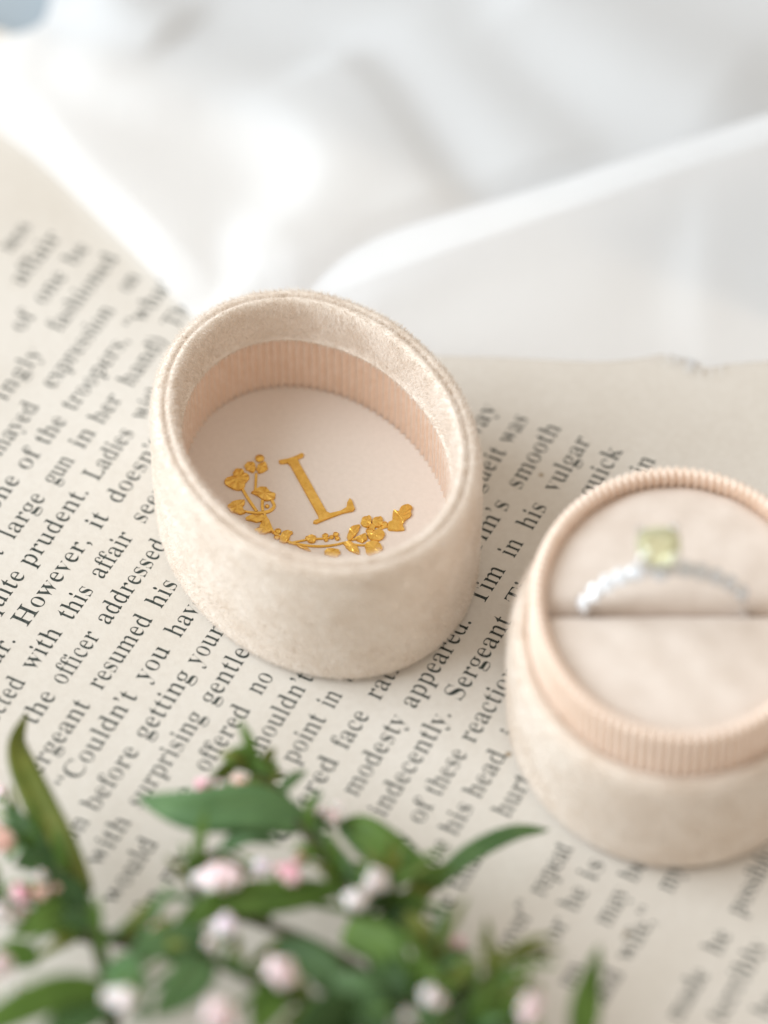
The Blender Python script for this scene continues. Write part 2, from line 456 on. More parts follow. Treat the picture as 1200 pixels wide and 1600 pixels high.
'y':(435,['78,-209 55,-203 35,-186 22,-159 16,-125 20,-101 29,-79 41,-64 53,-59 65,-63 75,-73 81,-91 85,-113 85,-121 84,-130 90,-143 129,-147 166,-138 193,-110 217,-66 234,-7 78,373 59,410 43,428 23,435 21,437 19,462 215,462 215,437 212,435 185,431 168,423 165,409 167,397 174,382 276,177 368,359 377,387 380,408 376,422 358,431 331,436 328,437 328,462 420,462 420,437 410,432 390,418 376,394 362,361 217,-36 193,-97 170,-143 148,-174 128,-195 105,-205']),
'z':(424,['45,0 45,21 272,428 189,428 133,422 88,405 58,372 41,322 65,322 73,462 383,462 383,433 165,37 229,37 298,44 351,65 386,103 411,160 385,160 373,0']),
'C':(685,['382,-16 323,-11 268,4 218,30 174,64 137,106 106,156 84,212 70,273 65,340 70,406 84,467 107,523 138,572 175,613 220,648 270,673 326,688 386,693 430,689 481,676 540,655 555,650 579,648 630,659 647,693 624,693 624,459 648,459 623,517 589,566 548,606 502,636 451,654 393,660 272,624 208,516 188,337 210,169 282,69 412,35 459,38 502,49 545,67 587,91 624,121 638,158 648,132 571,50 484,0']),
'D':(726,['56,0 56,26 80,32 116,44 132,69 136,111 136,557 131,606 113,635 74,648 48,653 48,678 329,678 434,668 519,639 584,590 631,523 661,439 671,339 632,151 522,38 337,0', '331,36 401,44 457,70 499,112 527,171 543,247 548,341 527,510 459,611 334,645 289,641 259,631 248,609 245,573 245,107 248,72 259,51 289,40']),
'H':(767,['49,0 49,26 77,32 116,47 132,75 137,120 137,564 132,605 115,631 77,646 50,653 50,678 334,678 334,653 323,649 292,643 267,633 253,618 247,595 245,564 245,373 535,373 535,564 533,595 528,618 514,633 489,643 458,649 446,653 446,678 729,678 729,653 701,646 663,632 647,606 643,564 643,120 648,77 663,49 700,33 729,26 729,0 446,0 446,26 473,32 513,46 530,73 535,120 535,329 245,329 245,120 250,75 266,47 305,32 334,26 334,0']),
'L':(623,['49,0 49,26 77,32 116,47 132,75 137,120 137,564 132,606 115,633 77,647 50,653 50,678 346,678 346,653 333,651 299,646 271,636 255,620 247,597 245,564 245,123 246,92 250,70 261,55 285,47 315,42 348,41 396,43 439,49 479,59 530,83 571,119 594,149 615,187 633,230 610,230 572,0']),
'S':(569,['90,-16 90,235 68,235 87,169 113,115 146,74 187,45 236,28 293,22 356,30 403,54 432,89 440,133 431,174 399,209 348,238 253,284 203,313 164,344 136,376 116,411 104,450 100,494 106,551 124,600 150,639 185,669 228,688 275,694 304,692 337,687 415,667 429,664 448,662 490,670 501,694 479,694 479,475 504,475 487,528 459,573 425,610 384,639 339,656 289,662 232,655 188,635 160,604 153,566 159,530 183,501 222,476 270,451 367,406 418,377 454,347 480,315 496,280 506,241 509,198 502,138 481,86 449,43 406,12 371,-3 331,-12 286,-15 241,-12 193,1 153,14 126,18 100,16 82,11 72,0 67,-16']),
'T':(618,['163,0 163,26 193,31 234,46 253,75 258,120 258,645 220,645 166,640 118,625 77,601 47,567 27,524 18,473 42,473 42,678 585,678 585,472 611,472 583,568 512,626 404,645 366,645 366,120 371,73 389,45 431,31 462,26 462,0']),
'I':(376,['46,0 46,26 73,34 112,48 132,73 138,112 138,576 133,614 116,637 75,648 46,653 46,678 338,678 338,653 311,648 270,637 251,614 246,576 246,115 248,87 254,66 268,50 294,39 326,31 340,26 340,0']),
'.':(207,['109,111 74,93 56,51 74,9 109,-9 144,9 162,51 144,93']),
',':(207,['61,-118 118,-84 156,-32 168,26 159,77 136,111 105,123 70,107 53,66 67,26 103,10 101,-50 67,-99']),
')':(311,['164,232 148,60 100,-93 19,-230 59,-230 161,-95 227,64 251,232 227,400 161,559 59,694 19,694 100,557 148,404']),
'“':(415,['371,691 317,658 280,606 267,538 285,472 326,445 362,461 379,506 364,546 325,565 329,620 365,672', '153,691 99,658 62,606 49,538 67,472 108,445 144,461 161,506 146,546 107,565 111,620 147,672']),
'”':(415,['274,445 328,478 365,530 378,598 360,664 319,691 283,676 266,630 281,590 320,571 316,516 280,464', '56,445 110,478 147,530 160,598 142,664 101,691 65,676 48,630 63,590 102,571 98,516 62,464']),
'’':(207,['61,445 115,478 152,530 165,598 147,664 106,691 70,676 53,630 68,590 107,571 103,516 67,464']),
}

def glyph_polys():
    out = {}
    for ch, (w, polys) in GLYPHS.items():
        pp = [[tuple(float(a) / 1000 for a in q.split(",")) for q in p.split()] for p in polys]
        tri = []
        flat = [q for p in pp for q in p]
        # group outlines: holes go with the outline around them
        def area(p):
            return sum(p[i][0] * p[(i + 1) % len(p)][1] - p[(i + 1) % len(p)][0] * p[i][1] for i in range(len(p))) / 2
        s = 1 if area(max(pp, key=lambda p: abs(area(p)))) > 0 else -1
        offs = np.cumsum([0] + [len(p) for p in pp])
        outer = [i for i, p in enumerate(pp) if area(p) * s > 0]
        def inside(pt, p):
            x, y = pt; r = False
            for i in range(len(p)):
                (x1, y1), (x2, y2) = p[i], p[(i + 1) % len(p)]
                if (y1 > y) != (y2 > y) and x < (x2 - x1) * (y - y1) / (y2 - y1) + x1:
                    r = not r
            return r
        for i in outer:
            members = [i] + [j for j in range(len(pp)) if j not in outer and inside(pp[j][0], pp[i])]
            idx = [offs[j] + k for j in members for k in range(len(pp[j]))]
            for t in tessellate_polygon([[Vector((x, y, 0)) for x, y in pp[j]] for j in members]):
                tri.append(tuple(int(idx[k]) for k in t))
        out[ch] = (w / 1000, flat, tri)
    return out
GP = glyph_polys()
EM = 4.32                             # type size along the line, mm
EMH = 4.25                          # type size across the line, mm
LINE0, LEAD = -34.44, 5.0             # baseline of the line that says However, and the leading
# (line, word, start, end): measured along the line in mm
TEXT = [
    (-8, 'ness', 18.92, 25.02),
    (-7, 'affair', 13.78, 25.58),
    (-6, 'of', 5.6, 9.7),
    (-6, 'one', 12.09, 19.03),
    (-6, 'be', 21.25, 25.7),
    (-5, 'ingly', -7.5, 3.92),
    (-5, 'fashioned', 8.39, 25.91),
    (-4, 'dismayed', -22.41, -5.78),
    (-4, 'expression', -1.99, 16.29),
    (-4, 'on', 20.25, 23.68),
    (-3, 'one', -26.6, -19.36),
    (-3, 'of', -17.68, -13.64),
    (-3, 'the', -12.05, -6.21),
    (-3, 'troopers,', -4.36, 11.92),
    (-3, '“what', 14.14, 25.19),
    (-2, 'at', -35.36, -32.17),
    (-2, 'large', -29.96, -20.57),
    (-2, 'gun', -18.13, -12.51),
    (-2, 'in', -10.24, -6.24),
    (-2, 'her', -4.71, 1.37),
    (-2, 'hand)', 3.78, 14.6),
    (-2, 'The', 17.19, 23.66),
    (-1, 'quite', -44.05, -34.44),
    (-1, 'prudent.', -33.13, -16.74),
    (-1, 'Ladies', -14.55, -3.59),
    (-1, 'with', -1.07, 6.26),
    (0, 'regular.', -60.35, -45.32),
    (0, 'However,', -42.76, -24.74),
    (0, 'it', -22.44, -19.4),
    (0, 'doesn’t', -16.86, -3.24),
    (1, 'connected', -67.34, -50.95),
    (1, 'with', -48.88, -40.97),
    (1, 'this', -38.8, -32.23),
    (1, 'affair', -30.21, -20.94),
    (1, 'seem', -18.46, -9.28),
    (2, 'the', -57.07, -50.99),
    (2, 'officer', -49.18, -38.99),
    (2, 'addressed', -37.01, -19.77),
    (3, 'Sergeant', -66.61, -50.14),
    (3, 'resumed', -47.48, -32.87),
    (3, 'his', -30.91, -25.57),
    (4, '“Couldn’t', -64.36, -45.69),
    (4, 'you', -43.21, -36.47),
    (4, 'have', -34.19, -26.33),
    (5, 'on', -71.7, -67.26),
    (5, 'before', -65.72, -53.74),
    (5, 'getting', -51.92, -38.74),
    (5, 'your', -37.26, -29.66),
    (6, 'with', -73.27, -64.6),
    (6, 'surprising', -62.51, -44.25),
    (6, 'gentle', -42.31, -31.39),
    (7, 'would', -77.68, -65.99),
    (7, 'he', -60.94, -55.95),
    (7, 'offered', -52.75, -40.27),
    (7, 'no', -37.7, -33.6),
    (8, 'in', -76.8, -72.89),
    (8, 'my', -71.45, -65.59),
    (8, 'shouldn’t', -47.44, -31.15),
    (9, 'this', -54.79, -47.74),
    (9, 'point', -45.81, -36.65),
    (9, 'in', -34.97, -31.95),
    (9, 'the', -29.93, -23.65),
    (8, 'way', 17.84, 25.52),
    (9, 'vague', 5.64, 15.64),
    (9, 'it', 15.77, 18.56),
    (9, 'was', 19.95, 25.79),
    (10, 'covered', -57.98, -42.22),
    (10, 'face', -40.29, -33.24),
    (10, 'rather', -30.63, -19.68),
    (10, 'Tim’s', -1.28, 9.88),
    (10, 'smooth', 12.61, 26.39),
    (11, 'of', -54.94, -50.27),
    (11, 'modesty', -46.67, -31.5),
    (11, 'appeared.', -29.62, -11.98),
    (11, 'Tim', -8.8, -1.38),
    (11, 'in', 0.83, 4.27),
    (11, 'his', 6.62, 11.9),
    (11, 'vulgar', 14.64, 26.12),
    (12, 'indecently.', -47.88, -27.8),
    (12, 'Sergeant', -25.52, -9.18),
    (12, 'Tim', -6.46, 1.46),
    (12, 'quick', 15.97, 26.37),
    (13, 'they', -54.78, -48.94),
    (13, 'of', -46.56, -42.67),
    (13, 'these', -41.25, -32.75),
    (13, 'reaction', -31.07, -16.55),
    (13, 'in', 23.48, 27.19),
    (14, 'me', -51.8, -47.47),
    (14, 'his', -46.15, -40.29),
    (14, 'head', -39.05, -30.39),
    (14, 'in', -27.71, -23.99),
    (15, 'the', -60.64, -55.11),
    (15, 'that', -53.78, -46.42),
    (15, 'hurt', -40.07, -32.51),
    (17, 'over”', -59.1, -51.11),
    (17, 'repeat', -49.44, -40.27),
    (18, 'a', -63.91, -61.94),
    (18, 'is', -60.22, -57.06),
    (18, 'or', -55.23, -51.46),
    (18, 'he', -49.7, -45.57),
    (18, 'is', -44.06, -40.29),
    (19, 'my', -61.02, -56.73),
    (19, 'may', -49.71, -43.25),
    (19, 'be', -41.63, -37.85),
    (20, 'and', -61.03, -55.88),
    (20, 'wife,”', -53.38, -44.31),
    (20, 'my', -40.89, -36.37),
    (22, 'made', -58.99, -50.13),
    (22, 'he', -47.08, -43.09),
    (22, 'possibly', -40.03, -28.97),
    (23, 'terribly', -56.62, -42.37),
    (24, 'he', -53.15, -49.16),
]
for k, word, u0, u1 in TEXT:
    V, F = [], []
    adv = [GP[c][0] for c in word]
    nat = sum(adv) * EM
    sx = max(0.86, min(1.16, (u1 - u0) / nat))
    gap = max(-0.12, min(0.3, ((u1 - u0) - nat * sx) / max(1, len(word))))
    u = u0
    for c, a in zip(word, adv):
        w, flat, tri = GP[c]
        base = len(V)
        dv = rng.normal(0, 0.012)
        for x, y in flat:
            uu, vv = u + x * EM * sx, LINE0 + LEAD * k - y * EMH + dv
            X, Y = page_xy(uu, vv)
            V.append((X * MM, Y * MM, (BZ + page_z(uu, vv) + 0.022) * MM))
        F += [tuple(base + i for i in t) for t in tri]
        u += a * EM * sx + gap
    link("printed_word", new_mesh("printed_word", V, F, [M_INK], smooth=False), page)

# ------------------------------------------------------------------ oval velvet boxes
def oval_profile(a, b, prof, n, waves=0, amp=0.0):
    """prof: list of (inset, z).  Returns points (n, len(prof), 3) on the oval."""
    t = np.linspace(0, 2 * math.pi, n, endpoint=False)
    out = np.zeros((n, len(prof), 3))
    # equal arc spacing so ribs are even
    tt = np.linspace(0, 2 * math.pi, 4001)
    L = np.concatenate([[0], np.cumsum(np.hypot(np.diff(a * np.cos(tt)), np.diff(b * np.sin(tt))))])
    t = np.interp(np.linspace(0, L[-1], n, endpoint=False), L, tt)
    for j, (ins, z) in enumerate(prof):
        rip = amp * (1 - 2 * np.abs(np.sin(waves * math.pi * np.arange(n) / n)) ** 0.8) if waves else 0.0
        nx, ny = b * np.cos(t), a * np.sin(t)
        l = np.hypot(nx, ny); nx, ny = nx / l, ny / l
        out[:, j, 0] = a * np.cos(t) - nx * (ins + rip)
        out[:, j, 1] = b * np.sin(t) - ny * (ins + rip)
        out[:, j, 2] = z
    return out

def fine_profile(pts, n):
    c = catmull([(p[0], p[1], 0) for p in pts], n)
    return [(q[0], q[1]) for q in c]

def oval_disc(a, b, z, n=120, rings=10, dome=0.0):
    V = [(0, 0, (z + dome) * MM)]
    F = []
    for r in range(1, rings + 1):
        f = r / rings
        for k in range(n):
            w = 2 * math.pi * k / n
            V.append((a * f * math.cos(w) * MM, b * f * math.sin(w) * MM, (z + dome * (1 - f ** 2.5)) * MM))
    for k in range(n):
        F.append((0, 1 + k, 1 + (k + 1) % n))
    for r in range(1, rings):
        for k in range(n):
            a0 = 1 + (r - 1) * n; a1 = 1 + r * n
            F.append((a0 + k, a1 + k, a1 + (k + 1) % n, a0 + (k + 1) % n))
    return V, F

def pile_mesh(name, P, count, length, width, lean, flip, m, seed):
    """Short fibres standing on the closed grid surface P (nu, nv, 3), in mm: one slim triangle each."""
    g = np.random.default_rng(seed)
    nu, nv = P.shape[:2]
    A = P; B = np.roll(P, -1, 0)
    d1 = B[:, :-1] - A[:, :-1]; d2 = A[:, 1:] - A[:, :-1]
    nrm = np.cross(d1, d2)
    area = np.linalg.norm(nrm, axis=2)
    nrm = nrm / (area[..., None] + 1e-9) * flip
    p = (area / area.sum()).ravel()
    idx = g.choice(len(p), count, p=p)
    i, j = idx // (nv - 1), idx % (nv - 1)
    s, t = g.random((2, count, 1))
    base = A[i, j] + s * d1[i, j] + t * d2[i, j]
    n = nrm[i, j]
    up = d2[i, j] / (np.linalg.norm(d2[i, j], axis=1, keepdims=True) + 1e-9)
    side = d1[i, j] / (np.linalg.norm(d1[i, j], axis=1, keepdims=True) + 1e-9)
    # brushed nap: the lean turns slowly over the cloth
    ph = 0.9 + 1.1 * np.sin(base @ np.array([0.10, 0.13, 0.12])) + 0.8 * np.sin(base @ np.array([-0.23, 0.17, 0.31]) + 1.0)
    dirn = n + lean * (np.cos(ph)[:, None] * side + np.sin(ph)[:, None] * up) + g.normal(0, 0.40, (count, 3))
    dirn /= np.linalg.norm(dirn, axis=1, keepdims=True)
    L = length * g.uniform(0.55, 1.15, (count, 1))
    L = L * (1.0 + 0.9 * np.clip((base[:, 2:3] - (P[..., 2].max() - 3.5)) / 3.0, 0, 1) * g.random((count, 1)))
    stray = g.random((count, 1)) < 0.012
    L = np.where(stray, L * 1.6, L)
    wv = np.cross(dirn, g.normal(0, 1, (count, 3)))
    wv /= np.linalg.norm(wv, axis=1, keepdims=True)
    wv *= width
    base = base - n * 0.05
    V = np.stack([base - wv, base + wv, base + dirn * L], 1).reshape(-1, 3) * MM
    me = bpy.data.meshes.new(name)
    me.vertices.add(3 * count)
    me.vertices.foreach_set("co", V.ravel())
    me.loops.add(3 * count)
    me.loops.foreach_set("vertex_index", np.arange(3 * count))
    me.polygons.add(count)
    me.polygons.foreach_set("loop_start", np.arange(count) * 3)
    me.materials.append(m)
    me.update(calc_edges=True)
    return me

# ---- the lid, lying open side up, with the monogram inside
LA, LB, LH = 27.8, 21.7, 24.0
LZD = 6.2                          # height of the card inside
LBAND = 16.6                      # height where velvet gives way to ribbon
lid = thing("monogram_box", "cream velvet ring box lid lying open with gold letter L inside",
            "box lid", (-9.61 * MM, -4.66 * MM, 0.0003), math.radians(116.0))
prof = fine_profile([(3.0, 0.0), (1.3, 0.02), (0.45, 0.45), (0.1, 1.6), (0.0, 5), (-0.12, LH * 0.5), (0.0, LH - 3.4), (0.15, LH - 1.5), (0.7, LH - 0.45),
        (1.35, LH - 0.3), (1.7, LH - 0.62), (2.0, LH - 0.32), (2.5, LH - 0.05), (3.0, LH - 0.4), (3.3, LH - 1.5), (3.4, LH - 4.0), (3.45, LBAND + 1.2), (3.65, LBAND + 0.35), (3.92, LBAND + 0.02), (3.75, LBAND - 0.25)], 54)
PL = oval_profile(LA, LB, prof, 220)
# hand-made unevenness of the cloth
wob = 0.10 * np.sin(PL[..., 0] * 0.35 + PL[..., 2] * 0.4) * np.sin(PL[..., 1] * 0.31 - PL[..., 2] * 0.2)
PL[..., 2] += wob * (PL[..., 2] > 3)
lid_wall = link("velvet_wall", grid_mesh("velvet_wall", PL, [M_VELVET], closed_u=True), lid)
tag(link("velvet_pile", pile_mesh("velvet_pile", PL, 150000, 0.62, 0.045, 0.6, 1, M_PILE, 3), lid_wall), kind="stuff")
nr = 112
band_prof = [(3.5, LBAND + 0.1), (3.5, LBAND - 1.0), (3.55, LZD + 4), (3.6, LZD + 0.5), (3.7, LZD - 0.4)]
PB = oval_profile(LA, LB, band_prof, nr * 10, nr, 0.42)
link("ribbon_band", grid_mesh("ribbon_band", PB, [M_RIBBON], closed_u=True), lid)
V, F = oval_disc(LA - 3.6, LB - 3.6, LZD)
card = link("inner_card", new_mesh("inner_card", V, F, [M_CARD]), lid)
V, F = oval_disc(LA - 2.9, LB - 2.9, 0.0, rings=2)
link("base_cloth", new_mesh("base_cloth", V, [f[::-1] for f in F], [M_VELVET]), lid)

# ---- gold monogram and wreath: raised foil, drawn in the card's own plane (mm)
def relief_mesh(name, poly, h, bevel, dome=0.0):
    """A flat raised piece with a bevelled rim; poly is a list of (x, y) in mm."""
    n = len(poly)
    p = np.array(poly, float)
    a = 0.5 * np.sum(p[:, 0] * np.roll(p[:, 1], -1) - np.roll(p[:, 0], -1) * p[:, 1])
    if a < 0:
        p = p[::-1]
    e1 = p - np.roll(p, 1, 0); e2 = np.roll(p, -1, 0) - p
    n1 = np.stack([-e1[:, 1], e1[:, 0]], 1); n2 = np.stack([-e2[:, 1], e2[:, 0]], 1)
    n1 /= np.linalg.norm(n1, axis=1, keepdims=True) + 1e-9; n2 /= np.linalg.norm(n2, axis=1, keepdims=True) + 1e-9
    q = n1 + n2; q /= np.linalg.norm(q, axis=1, keepdims=True) + 1e-9
    inn = p + q * bevel
    V = [(x, y, 0.0) for x, y in p] + [(x, y, h * 0.75) for x, y in p] + [(x, y, h + (0.09 * ((k // 2) % 2) if dome > 0 else 0.0)) for k, (x, y) in enumerate(inn)]
    F = []
    for k in range(n):
        k2 = (k + 1) % n
        F.append((k, k2, n + k2, n + k)); F.append((n + k, n + k2, 2 * n + k2, 2 * n + k))
    if dome > 0:
        c = inn.mean(0)
        V.append((c[0], c[1], h + dome))
        for k in range(n):
            F.append((2 * n + k, 2 * n + (k + 1) % n, 3 * n))
    else:
        for t in tessellate_polygon([[Vector((x, y, 0)) for x, y in inn]]):
            F.append(tuple(2 * n + i for i in t)[::-1] if False else tuple(2 * n + i for i in t))
    me = new_mesh(name, np.array(V) * MM, F, [M_GOLD], smooth=False)
    bm = bmesh.new(); bm.from_mesh(me); bmesh.ops.recalc_face_normals(bm, faces=bm.faces); bm.to_mesh(me); bm.free()
    return me

def smooth_closed(poly, n):
    P = np.array(poly, float)
    k = len(P)
    out = []
    for t in np.linspace(0, k, n, endpoint=False):
        i = int(t); f = t - i
        a, b, c, d = P[(i - 1) % k], P[i % k], P[(i + 1) % k], P[(i + 2) % k]
        out.append(tuple(0.5 * (2 * b + (c - a) * f + (2 * a - 5 * b + 4 * c - d) * f * f + (3 * b - a - 3 * c + d) * f ** 3)))
    return out

def ragged(poly, k=0.075):
    return [(x + random.uniform(-k, k), y + random.uniform(-k, k)) for x, y in poly]

def stroke(pts, w):
    C = catmull([(x, y, 0) for x, y in pts], 5 * len(pts))
    T = frames(C)
    N = np.stack([-T[:, 1], T[:, 0]], 1)
    ww = w if np.ndim(w) else [w, w]
    r = np.interp(np.linspace(0, 1, len(C)), np.linspace(0, 1, len(ww)), ww) / 2
    A = C[:, :2] + N * r[:, None]; B = C[:, :2] - N * r[:, None]
    return [tuple(q) for q in A] + [tuple(q) for q in B[::-1]]

LETTER = [(10.27, 1.15), (9.98, -0.28), (9.97, -1.45), (10.12, -2.37), (9.77, -2.62), (9.34, -2.28), (9.32, -1.42), (8.62, -1.32), (-1.39, -0.89), (-1.92, -1.23), (-2.15, -2.75), (-1.93, -3.78), (-1.10, -4.34), (-0.61, -4.97), (-1.22, -5.04), (-2.69, -4.75), (-2.97, -4.36), (-2.67, -2.70), (-2.69, -0.13), (-2.78, 1.40), (-2.47, 1.73), (-2.14, 1.46), (-2.14, 0.71), (-1.64, 0.53), (8.72, 0.09), (9.32, 0.26), (9.52, 1.05), (9.83, 1.30)]
STEMS = [
    ([(2.42, 7.15), (0.89, 7.37), (-1.29, 7.50), (-2.95, 6.90), (-4.26, 6.14), (-5.60, 4.57), (-6.76, 2.63), (-7.40, 0.73), (-7.65, -0.95)], (0.33, 0.45, 0.45, 0.39, 0.36, 0.30)),
    ([(9.58, 5.05), (8.31, 5.69), (6.84, 6.46)], 0.39),
    ([(7.82, 8.08), (5.62, 8.10), (3.09, 8.00)], 0.45),
    ([(4.59, 6.36), (3.72, 6.82), (2.70, 7.19)], 0.45),
    ([(4.13, 5.19), (2.88, 5.33), (2.33, 6.14), (2.35, 7.07)], (0.42, 0.48, 0.54)),
    ([(3.86, 9.58), (3.25, 8.84), (2.75, 8.05), (2.37, 7.04)], (0.30, 0.42, 0.48)),
    ([(-4.27, 6.42), (-4.60, 4.92), (-4.94, 3.42), (-5.67, 1.56), (-6.12, 0.26)], 0.30),
    ([(-7.67, -0.93), (-8.82, -2.18), (-9.54, -3.50)], 0.30),
    ([(-7.82, -5.30), (-7.49, -6.85), (-7.75, -7.97)], 0.48),
    ([(-6.25, -5.78), (-7.39, -5.15)], 0.89),
    ([(-7.57, -1.82), (-7.83, -2.66)], 0.36)]
LEAVES = [
    [(10.55, 9.53), (9.65, 10.00), (8.67, 9.54), (7.76, 8.83), (7.72, 7.83), (8.62, 7.13), (9.01, 6.38), (9.85, 6.17), (10.38, 6.49), (11.17, 6.55), (11.57, 7.22), (11.18, 7.97), (10.60, 8.09), (10.59, 9.09)],
    [(6.49, 7.24), (6.92, 6.05), (6.65, 5.04), (5.67, 4.79), (4.79, 4.29), (4.02, 4.85), (4.09, 5.75), (4.69, 6.38), (5.67, 6.71)],
    [(5.77, 11.38), (6.06, 10.46), (5.85, 8.81), (5.00, 9.03), (4.33, 9.57), (3.45, 9.52), (3.55, 10.35), (4.39, 11.23), (5.13, 11.45)],
    [(2.50, 10.07), (2.71, 8.83), (2.03, 7.59), (1.17, 7.20), (1.02, 8.56), (1.76, 9.54)],
    [(0.03, 9.78), (0.19, 8.89), (0.86, 8.38), (1.19, 7.16), (-0.26, 7.22), (-1.70, 7.44), (-1.21, 8.14), (-1.18, 9.11)],
    [(-2.80, 7.07), (-2.02, 6.19), (-2.17, 5.42), (-2.76, 5.05), (-3.32, 5.79), (-4.07, 6.73), (-3.48, 7.50)],
    [(-4.42, 3.88), (-4.25, 3.10), (-4.76, 2.44), (-5.70, 3.06), (-5.51, 3.84)],
    [(-4.98, 5.67), (-5.77, 4.64), (-7.09, 4.20), (-6.14, 5.10)],
    [(-7.75, 2.35), (-7.86, 1.23), (-8.55, 0.57), (-9.21, 0.72), (-9.51, 1.59), (-8.94, 2.30), (-8.32, 2.68)],
    [(-7.42, -1.32), (-6.22, -2.03), (-5.55, -2.92), (-5.68, -4.02), (-6.59, -3.53), (-7.27, -2.52), (-7.74, -1.59)],
    [(-7.61, -0.61), (-7.92, -1.56), (-9.07, -1.96), (-10.50, -1.75), (-9.73, -0.91), (-8.60, -0.55)],
    [(-7.48, -2.39), (-7.43, -3.41), (-7.45, -4.13), (-8.54, -3.80), (-8.79, -3.03), (-8.16, -2.49)],
    [(-9.05, -3.43), (-9.42, -4.95), (-10.66, -5.22), (-11.36, -4.71), (-11.44, -3.68), (-11.12, -2.65), (-10.05, -2.86)],
    [(-7.69, -4.31), (-7.54, -5.29), (-8.17, -6.57), (-9.18, -6.22), (-9.51, -5.18), (-8.83, -4.24), (-8.19, -4.21)],
    [(-8.20, -7.24), (-7.15, -7.95), (-6.86, -8.66), (-5.32, -9.53), (-5.84, -10.07), (-5.33, -10.69), (-5.21, -11.75), (-6.02, -12.26), (-6.62, -11.66), (-7.36, -11.43), (-7.85, -10.16), (-8.53, -9.49), (-9.25, -9.39), (-8.90, -8.23)],
    [(11.28, 6.12), (11.98, 5.37), (11.70, 4.50), (10.89, 4.54), (9.95, 5.09), (10.09, 5.68)],
    [(10.22, 4.71), (10.99, 3.95), (10.98, 3.16), (9.87, 3.05), (9.29, 3.72), (9.33, 4.73)],
    [(-5.51, -4.26), (-4.77, -5.01), (-4.72, -5.97), (-5.49, -6.11), (-6.45, -5.42), (-6.53, -4.67)],
    [(-6.25, -5.77), (-5.46, -6.43), (-5.53, -7.34), (-6.27, -7.49), (-7.20, -6.81), (-7.07, -5.94)]]
BERRIES = [(11.91, 3.43, 0.72), (-1.62, 6.83, 0.50), (-2.59, 7.50, 0.42), (3.26, 6.26, 0.35), (-5.31, 1.17, 0.45), (-6.06, 1.42, 0.32), (-5.74, -0.29, 0.42), (-6.50, -0.14, 0.37), (-5.94, 0.48, 0.35), (-7.13, -7.30, 0.55), (-7.31, -4.85, 0.59), (10.62, 7.79, 0.40), (9.74, 9.17, 0.37)]

mono = link("gold_letter", relief_mesh("gold_letter", LETTER, 0.34, 0.07), lid)
mono.location = (0, 0, (LZD + 0.01) * MM)
wreath_stem = relief_mesh("wreath", stroke(STEMS[0][0], STEMS[0][1]), 0.2, 0.03)
wreath = link("gold_wreath", wreath_stem, lid)
wreath.location = (0, 0, (LZD + 0.01) * MM)
for pts, w in STEMS[1:]:
    o = link("stalk", relief_mesh("stalk", stroke(pts, w), 0.18 + random.uniform(0, .03), 0.03), wreath)
for poly in LEAVES:
    o = link("petal_cluster", relief_mesh("petal_cluster", ragged(smooth_closed(poly, 3 * len(poly))), 0.22 + random.uniform(0, .07), 0.05, dome=0.10), wreath)
for x, y, r in BERRIES:
    poly = [(x + r * math.cos(w) * random.uniform(.9, 1.08), y + r * math.sin(w) * random.uniform(.9, 1.08)) for w in np.linspace(0, 2 * math.pi, 10, endpoint=False)]
    link("berry", relief_mesh("berry", poly, 0.26, 0.08, dome=0.14), wreath)

# ---- the box base with collar, cushion and ring
BA, BB = 26.2, 22.6
BH, BC, BPAD = 18.4, 26.0, 23.9                # velvet height, collar height, cushion height
box = thing("ring_box", "cream velvet ring box base with peach ribbed collar holding the ring",
            "ring box", (39.72 * MM, -37.23 * MM, 0.0003), math.radians(90.0))
prof = fine_profile([(3.0, 0.0), (1.2, 0.02), (0.4, 0.45), (0.1, 1.6), (0.0, 5), (-0.1, BH * 0.5), (0.0, BH - 3.5), (0.2, BH - 1.6), (0.75, BH - 0.5), (1.5, BH - 0.02), (2.2, BH - 0.3), (2.75, BH - 1.2)], 36)
PX = oval_profile(BA, BB, prof, 200)
bw = link("velvet_wall", grid_mesh("velvet_wall", PX, [M_VELVET], closed_u=True), box)
tag(link("velvet_pile", pile_mesh("velvet_pile", PX, 90000, 0.62, 0.05, 0.6, 1, M_PILE, 5), bw), kind="stuff")
V, F = oval_disc(BA - 2.9, BB - 2.9, 0.0, rings=2)
link("base_cloth", new_mesh("base_cloth", V, [f[::-1] for f in F], [M_VELVET]), box)
nr = 112
col_prof = [(2.75, BH - 2.0), (2.8, BC - 2.0), (2.82, BC - 0.8), (2.95, BC - 0.3), (3.3, BC), (3.8, BC - 0.02), (4.15, BC - 0.35), (4.3, BC - 0.9), (4.35, BC - 3.0), (4.4, BC - 6.0)]
PC = oval_profile(BA, BB, col_prof, nr * 10, nr, 0.42)
link("ribbed_collar", grid_mesh("ribbed_collar", PC, [M_RIBBON], closed_u=True), box)
